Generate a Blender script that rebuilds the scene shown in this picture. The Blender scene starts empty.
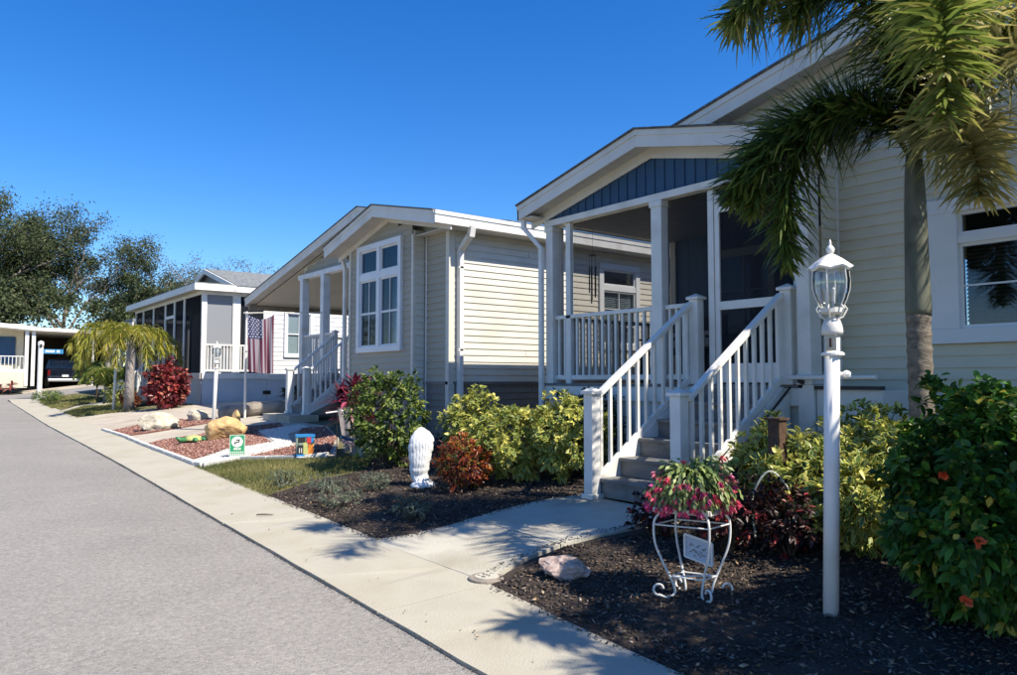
import bpy, bmesh, math, random
import numpy as np
from mathutils import Vector, Matrix
random.seed(7); rng = np.random.default_rng(11)
sc = bpy.context.scene
COL = sc.collection
R = math.radians

# ------------------------------------------------------------------ camera, sky, sun
cam = bpy.data.cameras.new('camera'); camo = bpy.data.objects.new('camera', cam); COL.objects.link(camo)
cam.sensor_width = 36; cam.lens = 755/1017*36; cam.clip_start = .05; cam.clip_end = 6000
camo.location = (0, 0, 1.45); camo.rotation_euler = (R(93.2), 0, R(-38)); sc.camera = camo
SUNV = Vector((.25, -.83, 1.0)).normalized()
el = math.asin(SUNV.z); az = math.atan2(SUNV.x, SUNV.y)
w = bpy.data.worlds.new("World"); sc.world = w; w.use_nodes = True
nt = w.node_tree; bg = nt.nodes['Background']
sky = nt.nodes.new('ShaderNodeTexSky'); sky.sky_type = 'NISHITA'; sky.sun_disc = False
sky.sun_elevation = el; sky.sun_rotation = az; sky.air_density = 1.0; sky.dust_density = 0.3; sky.ozone_density = 6.0
hs = nt.nodes.new('ShaderNodeHueSaturation'); hs.inputs['Saturation'].default_value = 1.30; hs.inputs['Value'].default_value = 1.15; hs.inputs['Hue'].default_value = .509
nt.links.new(sky.outputs[0], hs.inputs['Color']); nt.links.new(hs.outputs[0], bg.inputs['Color'])
bg.inputs['Strength'].default_value = .105
sun = bpy.data.lights.new('sun', 'SUN'); sun.energy = 4.9; sun.angle = R(.5); sun.color = (1, .93, .82)
suno = bpy.data.objects.new('sun', sun); COL.objects.link(suno); suno.rotation_euler = SUNV.to_track_quat('Z', 'Y').to_euler()
sc.view_settings.view_transform = 'Standard'; sc.view_settings.look = 'None'; sc.view_settings.exposure = 0.70; sc.view_settings.gamma = 1

# ------------------------------------------------------------------ materials
def pm(name, c1, c2=None, scale=4, rough=.6, bump=0, bscale=None, spec=.35, detail=4, stretch=None, metal=0, mid=None, dirt=None, coat=0):
    m = bpy.data.materials.new(name); m.use_nodes = True; t = m.node_tree; b = t.nodes['Principled BSDF']
    b.inputs['Roughness'].default_value = rough; b.inputs['Specular IOR Level'].default_value = spec; b.inputs['Metallic'].default_value = metal
    b.inputs['Coat Weight'].default_value = coat
    g = t.nodes.new('ShaderNodeNewGeometry'); src = g.outputs['Position']
    if stretch:
        mp = t.nodes.new('ShaderNodeMapping'); mp.inputs['Scale'].default_value = stretch
        t.links.new(src, mp.inputs[0]); src = mp.outputs[0]
    if c2 is None: c2 = tuple(x*.85 for x in c1)
    n = t.nodes.new('ShaderNodeTexNoise'); n.inputs['Scale'].default_value = scale; n.inputs['Detail'].default_value = detail
    t.links.new(src, n.inputs['Vector'])
    r = t.nodes.new('ShaderNodeValToRGB'); r.color_ramp.elements[0].position = .33; r.color_ramp.elements[1].position = .67
    r.color_ramp.elements[0].color = (*c2, 1); r.color_ramp.elements[1].color = (*c1, 1)
    t.links.new(n.outputs['Fac'], r.inputs[0]); col = r.outputs[0]
    if dirt:
        n2 = t.nodes.new('ShaderNodeTexNoise'); n2.inputs['Scale'].default_value = dirt[1]; n2.inputs['Detail'].default_value = 6
        t.links.new(g.outputs['Position'], n2.inputs['Vector'])
        r2 = t.nodes.new('ShaderNodeValToRGB'); r2.color_ramp.elements[0].position = dirt[2]; r2.color_ramp.elements[1].position = dirt[2]+.25
        r2.color_ramp.elements[0].color = (1, 1, 1, 1); r2.color_ramp.elements[1].color = (*dirt[0], 1)
        mx = t.nodes.new('ShaderNodeMixRGB'); mx.blend_type = 'MULTIPLY'; mx.inputs[0].default_value = 1
        t.links.new(n2.outputs['Fac'], r2.inputs[0]); t.links.new(col, mx.inputs[1]); t.links.new(r2.outputs[0], mx.inputs[2]); col = mx.outputs[0]
    t.links.new(col, b.inputs['Base Color'])
    if bump:
        n3 = t.nodes.new('ShaderNodeTexNoise'); n3.inputs['Scale'].default_value = bscale or scale*4; n3.inputs['Detail'].default_value = 5
        t.links.new(src, n3.inputs['Vector']); bp = t.nodes.new('ShaderNodeBump'); bp.inputs['Strength'].default_value = bump; bp.inputs['Distance'].default_value = .01
        t.links.new(n3.outputs['Fac'], bp.inputs['Height']); t.links.new(bp.outputs[0], b.inputs['Normal'])
    return m
M = {}
DW = ((.72, .70, .66), 3.0, .52)
M['white'] = pm('white_paint', (.77, .75, .695), (.70, .68, .63), 6, .42, .05, 60, dirt=((.80, .78, .74), 2.6, .5))
M['trim'] = pm('white_vinyl', (.71, .69, .63), (.65, .63, .575), 3, .5, .05, 60, dirt=((.85, .84, .8), 1.8, .5))
M['sid1'] = pm('pale_yellow_siding', (.65, .61, .47), (.61, .57, .44), 2, .5, .12, 30, stretch=(1, 1, 6), dirt=((.86, .85, .82), 1.3, .5))
M['sid2'] = pm('cream_beige_siding', (.64, .61, .52), (.60, .57, .485), 2, .5, .12, 30, stretch=(1, 1, 6), dirt=((.86, .85, .83), 1.3, .5))
M['sid2shade'] = pm('cream_beige_siding_shaded', (.385, .35, .27), (.35, .32, .245), 2, .5, .12, 30, stretch=(1, 1, 6), dirt=((.86, .85, .83), 1.3, .5))  # cream siding darkened to carry the shade on the street-facing walls
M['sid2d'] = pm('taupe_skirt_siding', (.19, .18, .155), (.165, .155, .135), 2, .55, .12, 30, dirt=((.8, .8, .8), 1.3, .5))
M['sid3'] = pm('white_siding', (.68, .68, .67), (.62, .62, .62), 2, .5, .1, 30)
M['skirt3'] = pm('pale_blue_skirt', (.50, .55, .60), (.45, .5, .55), 2, .6, .1, 30)
M['sid4'] = pm('cream_siding', (.66, .60, .44), (.6, .54, .4), 2, .5)
M['soffit'] = pm('soffit_vinyl', (.60, .585, .54), (.54, .525, .49), 4, .55, .05, 50)
M['navy'] = pm('navy_board', (.030, .082, .165), (.024, .068, .135), 5, .5, .15, 40, stretch=(1, 1, .3))
M['shingle'] = pm('asphalt_shingle', (.16, .16, .155), (.07, .07, .068), 14, .9, .5, 40)
M['shingle3'] = pm('grey_shingle', (.24, .25, .24), (.13, .135, .13), 9, .9, .5, 30)
M['dark'] = pm('dark_interior', (.02, .022, .026), (.014, .015, .018), 3, .7)
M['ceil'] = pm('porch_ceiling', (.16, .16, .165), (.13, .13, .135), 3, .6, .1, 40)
M['cport'] = pm('carport_ceiling', (.62, .57, .48), (.56, .52, .44), 1.5, .6)
M['tread'] = pm('grey_composite', (.20, .20, .19), (.15, .15, .145), 6, .7, .3, 60, stretch=(3, .6, 3), dirt=((.7, .68, .64), 5, .5))
M['deck'] = pm('deck_boards', (.2, .2, .2), (.15, .15, .15), 6, .7)
M['frame'] = pm('window_vinyl', (.72, .73, .73), (.67, .68, .68), 3, .35)
M['blind'] = pm('blind_slat', (.55, .55, .53), (.5, .5, .48), 3, .5)
M['curtain'] = pm('curtain', (.62, .70, .60), (.5, .6, .5), 4, .8)
M['black'] = pm('black_metal', (.02, .02, .022), (.014, .014, .016), 6, .45)
M['bronze'] = pm('rusty_iron', (.11, .06, .035), (.05, .03, .02), 22, .75, .4, 60)
M['trunk1'] = pm('palm_trunk_bark', (.24, .20, .15), (.11, .09, .07), 16, .85, .7, 50, stretch=(1, 1, 2.5))
M['shaft'] = pm('palm_crownshaft', (.15, .15, .105), (.09, .095, .065), 7, .55, .2, 40, stretch=(2, 2, .4), dirt=((.6, .55, .45), 9, .5))
M['bark'] = pm('bark', (.23, .2, .17), (.1, .085, .07), 8, .9, .8, 20)
M['barepale'] = pm('pale_bark', (.34, .30, .27), (.22, .19, .17), 8, .9)
M['stem'] = pm('woody_stem', (.12, .09, .06), (.06, .045, .03), 20, .85)
M['rocktan'] = pm('tan_boulder', (.66, .45, .21), (.48, .29, .12), 9, .8, .7, 30, dirt=((.8, .7, .6), 4, .55))
M['rockwhite'] = pm('white_boulder', (.58, .52, .40), (.40, .35, .26), 7, .85, .8, 18, dirt=((.45, .4, .35), 8, .55))
M['rockpink'] = pm('pink_quartz_rock', (.50, .40, .34), (.28, .20, .165), 22, .75, .8, 50)
M['log'] = pm('weathered_stone', (.33, .28, .22), (.2, .17, .14), 4, .85, .6, 14)
M['shell'] = pm('white_statue_paint', (.74, .74, .72), (.66, .66, .64), 8, .5, .2, 50)
M['util'] = pm('pale_green_box', (.26, .33, .25), (.22, .28, .21), 5, .6)
M['chrome'] = pm('galvanised', (.5, .5, .5), (.4, .4, .4), 20, .4, metal=.7)
M['truck'] = pm('dark_blue_truck_paint', (.018, .024, .04), (.014, .018, .03), 3, .25, coat=.6)
M['tailred'] = pm('red_lens', (.5, .02, .02), (.4, .015, .015), 9, .25)
M['rubber'] = pm('tyre_rubber', (.02, .02, .02), (.015, .015, .015), 9, .8)
M['signblue'] = pm('blue_sign', (.04, .22, .42), (.035, .2, .38), 5, .4)
M['signgreen'] = pm('green_sign', (.03, .30, .13), (.025, .27, .11), 5, .45)
M['signblue2'] = pm('bright_blue_print', (.03, .22, .5), (.03, .2, .45), 9, .5)
M['pred'] = pm('red_print', (.6, .05, .05), (.5, .04, .05), 9, .5)
M['pora'] = pm('orange_print', (.75, .25, .04), (.65, .2, .03), 9, .5)
M['pyel'] = pm('yellow_green_print', (.5, .5, .2), (.42, .44, .15), 9, .5)
M['pblk'] = pm('black_print', (.02, .02, .02), (.03, .03, .03), 9, .5)
M['ppink'] = pm('pink_fabric', (.55, .2, .25), (.6, .45, .42), 14, .8)
M['pgray'] = pm('grey_mesh_fabric', (.3, .28, .27), (.2, .18, .19), 22, .85)
M['turt'] = pm('green_ceramic', (.06, .22, .08), (.05, .18, .07), 9, .35)
M['hose'] = pm('pale_hose', (.55, .56, .45), (.5, .5, .4), 9, .5)
M['soil'] = pm('dark_soil', (.055, .040, .030), (.03, .022, .016), 9, .95, 1.0, 40)
M['redsoil'] = pm('red_lava_bed', (.17, .075, .055), (.11, .055, .04), 12, .95, 1.0, 40)
M['groundm'] = pm('dry_grass_soil', (.16, .15, .07), (.10, .085, .045), 1.2, .95, .8, 25)
M['lawn'] = pm('lawn_thatch', (.20, .175, .075), (.11, .11, .045), 5, .95, 1.0, 60)
M['pebw'] = pm('white_pebble_bed', (.72, .70, .64), (.6, .58, .53), 30, .85, .8, 60)
M['paver'] = pm('tan_driveway', (.50, .44, .35), (.42, .36, .28), 2.5, .9, .3, 50, dirt=((.75, .72, .68), 1.1, .5))
M['conc'] = pm('warm_concrete', (.475, .438, .345), (.405, .37, .288), 1.6, .9, .5, 90, dirt=((.78, .75, .69), 1.6, .46))
M['concp'] = pm('path_concrete', (.50, .465, .375), (.425, .395, .315), 2.4, .9, .6, 70, dirt=((.78, .75, .70), 2.0, .46))
M['curb'] = pm('white_curb', (.62, .6, .54), (.52, .5, .45), 5, .85, .4, 50)
M['sandcrack'] = pm('crack_dirt', (.12, .10, .07), (.05, .04, .03), 20, .95, .8, 60)

def asphalt():
    m = pm('aged_asphalt', (.305, .284, .252), (.265, .247, .22), .9, .93, 0, spec=.2, dirt=((.86, .86, .87), .45, .5)); t = m.node_tree; b = t.nodes['Principled BSDF']
    old = b.inputs['Base Color'].links[0].from_socket; g = t.nodes.new('ShaderNodeNewGeometry')
    v = t.nodes.new('ShaderNodeTexVoronoi'); v.inputs['Scale'].default_value = 95; t.links.new(g.outputs['Position'], v.inputs['Vector'])
    s = t.nodes.new('ShaderNodeSeparateColor'); t.links.new(v.outputs['Color'], s.inputs[0])
    r = t.nodes.new('ShaderNodeValToRGB'); e = r.color_ramp.elements; e[0].position = 0; e[0].color = (.70, .70, .70, 1); e[1].position = 1; e[1].color = (1.25, 1.23, 1.2, 1)
    x = r.color_ramp.elements.new(.12); x.color = (.9, .9, .9, 1); x = r.color_ramp.elements.new(.85); x.color = (1.06, 1.05, 1.04, 1)
    t.links.new(s.outputs[0], r.inputs[0]); mx = t.nodes.new('ShaderNodeMixRGB'); mx.blend_type = 'MULTIPLY'; mx.inputs[0].default_value = 1
    t.links.new(old, mx.inputs[1]); t.links.new(r.outputs[0], mx.inputs[2])
    n2 = t.nodes.new('ShaderNodeTexNoise'); n2.inputs['Scale'].default_value = 28; n2.inputs['Detail'].default_value = 5; t.links.new(g.outputs['Position'], n2.inputs['Vector'])
    r3 = t.nodes.new('ShaderNodeValToRGB'); r3.color_ramp.elements[0].position = .3; r3.color_ramp.elements[0].color = (.84, .84, .84, 1); r3.color_ramp.elements[1].position = .7; r3.color_ramp.elements[1].color = (1.12, 1.12, 1.12, 1)
    t.links.new(n2.outputs['Fac'], r3.inputs[0]); m3 = t.nodes.new('ShaderNodeMixRGB'); m3.blend_type = 'MULTIPLY'; m3.inputs[0].default_value = 1
    t.links.new(mx.outputs[0], m3.inputs[1]); t.links.new(r3.outputs[0], m3.inputs[2]); t.links.new(m3.outputs[0], b.inputs['Base Color'])
    bp = t.nodes.new('ShaderNodeBump'); bp.inputs['Strength'].default_value = .7; bp.inputs['Distance'].default_value = .006
    t.links.new(v.outputs['Distance'], bp.inputs['Height']); bp.invert = True; t.links.new(bp.outputs[0], b.inputs['Normal']); return m
M['asph'] = asphalt()

def mix_shader(name, trans, col, rough, tcol=(1, 1, 1), glossy=False):
    m = bpy.data.materials.new(name); m.use_nodes = True; t = m.node_tree; t.nodes.clear()
    o = t.nodes.new('ShaderNodeOutputMaterial'); mx = t.nodes.new('ShaderNodeMixShader'); tr = t.nodes.new('ShaderNodeBsdfTransparent'); tr.inputs[0].default_value = (*tcol, 1)
    if glossy:
        d = t.nodes.new('ShaderNodeBsdfGlossy'); d.inputs['Roughness'].default_value = rough
        lw = t.nodes.new('ShaderNodeLayerWeight'); lw.inputs[0].default_value = .13
        mr = t.nodes.new('ShaderNodeMapRange'); mr.inputs['To Min'].default_value = 1-trans; mr.inputs['To Max'].default_value = 1.0
        t.links.new(lw.outputs['Fresnel'], mr.inputs[0]); t.links.new(mr.outputs[0], mx.inputs[0])
    else:
        d = t.nodes.new('ShaderNodeBsdfDiffuse'); mx.inputs[0].default_value = 1-trans
    d.inputs['Color'].default_value = (*col, 1)
    t.links.new(tr.outputs[0], mx.inputs[1]); t.links.new(d.outputs[0], mx.inputs[2]); t.links.new(mx.outputs[0], o.inputs[0]); return m
M['glass'] = mix_shader('window_glass', .96, (.9, .93, 1), .03, (.75, .8, .82), True)
M['clear'] = mix_shader('lantern_glass', .9, (.95, .98, 1), .05, (.93, .96, .96), True)
M['screen'] = mix_shader('insect_screen', .62, (.03, .033, .037), .5)
M['screend'] = mix_shader('dense_insect_screen', .30, (.022, .025, .03), .5)
M['screenl'] = mix_shader('pale_sun_screen', .12, (.27, .28, .29), .5)

def leafmat(name, stops, rim=None, rough=.42, transl=.25, rimpos=.35, spec=.5):
    m = bpy.data.materials.new(name); m.use_nodes = True; t = m.node_tree; b = t.nodes['Principled BSDF']; o = t.nodes['Material Output']
    b.inputs['Roughness'].default_value = rough; b.inputs['Specular IOR Level'].default_value = spec
    a = t.nodes.new('ShaderNodeAttribute'); a.attribute_name = 'tint'
    r = t.nodes.new('ShaderNodeValToRGB'); e = r.color_ramp.elements
    while len(e) < len(stops): e.new(.5)
    for i, (p, c) in enumerate(stops): e[i].position = p; e[i].color = (*c, 1)
    t.links.new(a.outputs['Fac'], r.inputs[0]); col = r.outputs[0]
    if rim:
        a2 = t.nodes.new('ShaderNodeAttribute'); a2.attribute_name = 'rim'
        r2 = t.nodes.new('ShaderNodeValToRGB'); r2.color_ramp.elements[0].position = rimpos; r2.color_ramp.elements[1].position = rimpos+.12
        t.links.new(a2.outputs['Fac'], r2.inputs[0]); mx = t.nodes.new('ShaderNodeMixRGB'); mx.inputs[2].default_value = (*rim, 1)
        t.links.new(r2.outputs[0], mx.inputs[0]); t.links.new(col, mx.inputs[1]); col = mx.outputs[0]
    t.links.new(col, b.inputs['Base Color'])
    tl = t.nodes.new('ShaderNodeBsdfTranslucent'); ms = t.nodes.new('ShaderNodeMixShader'); ms.inputs[0].default_value = transl
    t.links.new(col, tl.inputs[0]); t.links.new(b.outputs[0], ms.inputs[1]); t.links.new(tl.outputs[0], ms.inputs[2]); t.links.new(ms.outputs[0], o.inputs[0]); return m
M['Lgreen'] = leafmat('green_shrub_leaf', [(0, (.03, .06, .015)), (.5, (.08, .13, .025)), (.8, (.17, .23, .04)), (1, (.27, .30, .07))], rough=.5, spec=.3)
M['Ldark'] = leafmat('dark_shrub_leaf', [(0, (.015, .035, .012)), (.7, (.03, .06, .018)), (1, (.06, .1, .03))])
M['Lhib'] = leafmat('glossy_hibiscus_leaf', [(0, (.025, .07, .012)), (.5, (.05, .13, .02)), (.88, (.09, .22, .025)), (.985, (.13, .27, .035)), (1, (.4, .36, .05))], rough=.42, transl=.3, spec=.3)
M['Lvar'] = leafmat('variegated_leaf', [(0, (.06, .12, .02)), (.5, (.13, .20, .03)), (.7, (.42, .42, .07)), (1, (.68, .62, .16))], rim=(.62, .58, .15), rough=.4, transl=.25, rimpos=.68)
M['Lcrot'] = leafmat('croton_leaf', [(0, (.05, .02, .015)), (.35, (.2, .04, .018)), (.65, (.42, .08, .02)), (.88, (.6, .2, .03)), (1, (.35, .3, .06))], rough=.35)
M['Lred'] = leafmat('red_copperleaf', [(0, (.06, .012, .014)), (.5, (.2, .025, .03)), (.85, (.4, .06, .05)), (1, (.5, .2, .12))], rough=.4)
M['Lcordy'] = leafmat('cordyline_leaf', [(0, (.03, .015, .02)), (.5, (.1, .02, .035)), (.85, (.38, .04, .09)), (1, (.55, .12, .18))], rough=.35)
M['Ldkred'] = leafmat('dark_red_leaf', [(0, (.014, .009, .007)), (.6, (.038, .014, .012)), (.95, (.09, .02, .015)), (1, (.3, .03, .03))], rough=.45)
M['Lgrey'] = leafmat('grey_green_leaf', [(0, (.06, .08, .05)), (.6, (.13, .16, .10)), (1, (.25, .28, .19))], rough=.6)
M['Ltree'] = leafmat('oak_leaf', [(0, (.035, .05, .022)), (.5, (.075, .095, .042)), (.9, (.12, .14, .065)), (1, (.17, .18, .09))], rough=.7, transl=.25, spec=.1)
M['Ltreel'] = leafmat('pale_tree_leaf', [(0, (.05, .07, .03)), (.6, (.12, .13, .06)), (1, (.22, .20, .12))], rough=.7, transl=.25, spec=.1)
M['Lpalm'] = leafmat('palm_leaflet', [(0, (.045, .08, .02)), (.4, (.11, .17, .035)), (.75, (.24, .29, .055)), (.9, (.36, .33, .08)), (1, (.55, .48, .17))], rough=.36, transl=.42)
M['Lpalmy'] = leafmat('yellow_palm_leaflet', [(0, (.10, .14, .02)), (.4, (.24, .26, .03)), (.8, (.45, .38, .05)), (1, (.5, .35, .12))], rough=.38, transl=.35)
M['Lpalmb'] = leafmat('drying_palm_leaflet', [(0, (.08, .09, .03)), (.4, (.25, .24, .07)), (.8, (.46, .40, .16)), (1, (.55, .46, .14))], rough=.5, transl=.25)
M['Lcactus'] = leafmat('cactus_segment', [(0, (.07, .11, .03)), (.5, (.17, .24, .06)), (1, (.36, .4, .14))], rough=.45, transl=.2)
M['Lflower'] = leafmat('pink_petal', [(0, (.5, .04, .14)), (.4, (.75, .07, .18)), (.7, (.78, .10, .12)), (.85, (.8, .25, .28)), (1, (.65, .06, .35))], rough=.5, transl=.3)
M['Lhflower'] = leafmat('orange_petal', [(0, (.75, .1, .03)), (1, (.85, .22, .09))], rough=.5, transl=.3)
M['grass'] = leafmat('grass_blade', [(0, (.06, .085, .02)), (.45, (.14, .15, .035)), (1, (.36, .31, .12))], rough=.6, transl=.25)
M['mulch'] = leafmat('bark_chip', [(0, (.02, .015, .011)), (.5, (.06, .043, .031)), (.8, (.14, .10, .075)), (.97, (.25, .19, .145)), (1, (.4, .32, .25))], rough=.8, transl=0)
M['redchip'] = leafmat('red_rock_chip', [(0, (.10, .03, .022)), (.4, (.22, .09, .062)), (.8, (.35, .18, .13)), (1, (.55, .38, .3))], rough=.8, transl=0)
M['pebble'] = leafmat('white_pebble', [(0, (.5, .48, .43)), (1, (.78, .76, .71))], rough=.8, transl=0)
M['litter'] = leafmat('dry_leaf_litter', [(0, (.16, .09, .04)), (.6, (.3, .19, .1)), (1, (.5, .38, .24))], rough=.8, transl=.1)

def flagmat():
    m = bpy.data.materials.new('flag_cloth'); m.use_nodes = True; t = m.node_tree; b = t.nodes['Principled BSDF']; b.inputs['Roughness'].default_value = .85
    uv = t.nodes.new('ShaderNodeUVMap'); s = t.nodes.new('ShaderNodeSeparateXYZ'); t.links.new(uv.outputs[0], s.inputs[0])
    def mth(op, a, bb=None):
        n = t.nodes.new('ShaderNodeMath'); n.operation = op
        for i, x in enumerate((a, bb)):
            if x is None: continue
            if isinstance(x, (int, float)): n.inputs[i].default_value = x
            else: t.links.new(x, n.inputs[i])
        return n.outputs[0]
    U, V = s.outputs[0], s.outputs[1]
    st = mth('LESS_THAN', mth('MODULO', mth('MULTIPLY', U, 13), 2), 1)
    mx = t.nodes.new('ShaderNodeMixRGB'); mx.inputs[1].default_value = (.30, .27, .31, 1); mx.inputs[2].default_value = (.11, .022, .045, 1); t.links.new(st, mx.inputs[0])  # stripe colours muted to hold the shade of the backlit flag
    can = mth('MULTIPLY', mth('LESS_THAN', U, 7/13), mth('GREATER_THAN', V, .58))
    sx = mth('SUBTRACT', mth('FRACT', mth('MULTIPLY', U, 13)), .5)
    rowoff = mth('MULTIPLY', mth('FLOOR', mth('MODULO', mth('MULTIPLY', V, 22), 2)), .5)
    sx2 = mth('SUBTRACT', mth('FRACT', mth('ADD', mth('MULTIPLY', U, 11), rowoff)), .5)
    sy = mth('SUBTRACT', mth('FRACT', mth('MULTIPLY', V, 22)), .5)
    star = mth('LESS_THAN', mth('ADD', mth('MULTIPLY', sx2, sx2), mth('MULTIPLY', sy, sy)), .075)
    m2 = t.nodes.new('ShaderNodeMixRGB'); m2.inputs[1].default_value = (.02, .028, .09, 1); m2.inputs[2].default_value = (.5, .5, .55, 1); t.links.new(star, m2.inputs[0])
    m3 = t.nodes.new('ShaderNodeMixRGB'); t.links.new(can, m3.inputs[0]); t.links.new(mx.outputs[0], m3.inputs[1]); t.links.new(m2.outputs[0], m3.inputs[2])
    t.links.new(m3.outputs[0], b.inputs['Base Color']); return m
M['flag'] = flagmat()

# ------------------------------------------------------------------ helpers
ORG = {}
def tag(o, label=None, cat=None, group=None, kind=None):
    if label: o['label'] = label
    if cat: o['category'] = cat
    if group: o['group'] = group
    if kind: o['kind'] = kind
    return o
def thing(name, label, cat, loc, group=None):
    o = bpy.data.objects.new(name, None); o.empty_display_size = .1; COL.objects.link(o); o.location = loc; ORG[o] = Vector(loc)
    return tag(o, label, cat, group)
def link(name, me, mat, parent=None, org=None):
    if mat and not me.materials: me.materials.append(mat)
    o = bpy.data.objects.new(name, me); COL.objects.link(o)
    if parent: o.parent = parent
    ORG[o] = Vector(org) if org is not None else (ORG[parent] if parent else Vector())
    return o
class MB:
    def __init__(s): s.v = []; s.f = []
    def add(s, vs, fs):
        n = len(s.v); s.v += [tuple(v) for v in vs]; s.f += [tuple(n+i for i in f) for f in fs]; return s
    def hexa(s, b, t):
        return s.add(list(b)+list(t), [(3, 2, 1, 0), (4, 5, 6, 7), (0, 1, 5, 4), (1, 2, 6, 5), (2, 3, 7, 6), (3, 0, 4, 7)])
    def box(s, x0, x1, y0, y1, z0, z1):
        return s.hexa([(x0, y0, z0), (x1, y0, z0), (x1, y1, z0), (x0, y1, z0)], [(x0, y0, z1), (x1, y0, z1), (x1, y1, z1), (x0, y1, z1)])
    def slope(s, x0, x1, ya, za, yb, zb, h):      # slab following a slope in y, top line given, thickness h downwards
        if ya > yb: ya, yb, za, zb = yb, ya, zb, za
        return s.hexa([(x0, ya, za-h), (x1, ya, za-h), (x1, yb, zb-h), (x0, yb, zb-h)], [(x0, ya, za), (x1, ya, za), (x1, yb, zb), (x0, yb, zb)])
    def bar(s, a, b, w, h=None, up=(0, 0, 1)):
        h = h or w; a = Vector(a); b = Vector(b); d = (b-a).normalized(); u = Vector(up)
        if abs(d.dot(u)) > .98: u = Vector((1, 0, 0))
        r = d.cross(u).normalized(); u = r.cross(d).normalized(); c = [(-1, -1), (1, -1), (1, 1), (-1, 1)]
        return s.hexa([a+r*w/2*i+u*h/2*j for i, j in c], [b+r*w/2*i+u*h/2*j for i, j in c])
    def tube(s, pts, rad, n=8, cap=True):
        pts = [Vector(p) for p in pts]; rad = rad if isinstance(rad, (list, tuple)) else [rad]*len(pts); k = len(s.v)
        u = None
        for i, p in enumerate(pts):
            d = (pts[min(i+1, len(pts)-1)]-pts[max(i-1, 0)]).normalized()
            if u is None: u = d.cross(Vector((0, 0, 1)) if abs(d.z) < .95 else Vector((1, 0, 0))).normalized()
            u = (u-d*u.dot(d)).normalized(); v = d.cross(u)
            for j in range(n):
                a = 2*math.pi*j/n; s.v.append(tuple(p+(u*math.cos(a)+v*math.sin(a))*rad[i]))
        for i in range(len(pts)-1):
            for j in range(n): s.f.append((k+i*n+j, k+i*n+(j+1) % n, k+(i+1)*n+(j+1) % n, k+(i+1)*n+j))
        if cap: s.f.append(tuple(k+j for j in range(n))[::-1]); s.f.append(tuple(k+(len(pts)-1)*n+j for j in range(n)))
        return s
    def lathe(s, c, prof, n=16, ax=None):
        k = len(s.v)
        for r, z in prof:
            for j in range(n):
                a = 2*math.pi*j/n; s.v.append((c[0]+r*math.cos(a), c[1]+r*math.sin(a), c[2]+z))
        for i in range(len(prof)-1):
            for j in range(n): s.f.append((k+i*n+j, k+i*n+(j+1) % n, k+(i+1)*n+(j+1) % n, k+(i+1)*n+j))
        s.f.append(tuple(k+j for j in range(n))[::-1]); s.f.append(tuple(k+(len(prof)-1)*n+j for j in range(n))); return s
    def mesh(s, name, off=(0, 0, 0), smooth=False):
        me = bpy.data.meshes.new(name); o = Vector(off); me.from_pydata([tuple(Vector(v)-o) for v in s.v], [], s.f); me.update()
        if smooth:
            me.polygons.foreach_set('use_smooth', [True]*len(me.polygons))
        return me
    def build(s, name, mat, parent=None, at=None, bevel=0, smooth=False, kind=None, label=None):
        org = ORG[parent] if parent else Vector(at or (0, 0, 0))
        o = link(name, s.mesh(name, org, smooth), M[mat] if isinstance(mat, str) else mat, parent, org)
        if not parent: o.location = org
        if bevel: b = o.modifiers.new('bevel', 'BEVEL'); b.width = bevel; b.segments = 2; b.limit_method = 'ANGLE'
        if kind: o['kind'] = kind
        if label: o['label'] = label
        return o
def inst(name, me, mat, parent, wloc, rz=0):
    o = link(name, me, M[mat] if isinstance(mat, str) else mat, parent); o.location = Vector(wloc)-ORG[parent]; o.rotation_euler = (0, 0, rz); return o

# terrain
EX = ([-20, 2.4, 4.3, 9, 25, 60], [2.1, 2.95, 3.15, 3.25, 3.7, 4.9]); RE = ([-20, 3.1, 7.6, 13.5, 22.5, 38.6, 60], [2.1, 2.24, 2.37, 2.53, 2.66, 3.14, 3.8])
PX, PZ = ([0, 2.1, 3.2, 4.5], [.03, .29, .44, .48])
def ghv(x, y):
    x = np.asarray(x, float); y = np.asarray(y, float)
    rz = .014*np.clip(y-3, 0, 60); d = x-np.interp(y, *EX)
    return rz+np.where(d > 0, np.interp(d, PX, PZ), np.clip(.03+d*.1, 0, .03))
def gh(x, y): return float(ghv(x, y))
def inpoly(P, poly):
    x, y = P[:, 0], P[:, 1]; c = np.zeros(len(P), bool); n = len(poly)
    for i in range(n):
        x1, y1 = poly[i]; x2, y2 = poly[(i+1) % n]
        if y1 == y2: continue
        k = ((y1 > y) != (y2 > y)) & (x < (x2-x1)*(y-y1)/(y2-y1)+x1); c ^= k
    return c
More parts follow.
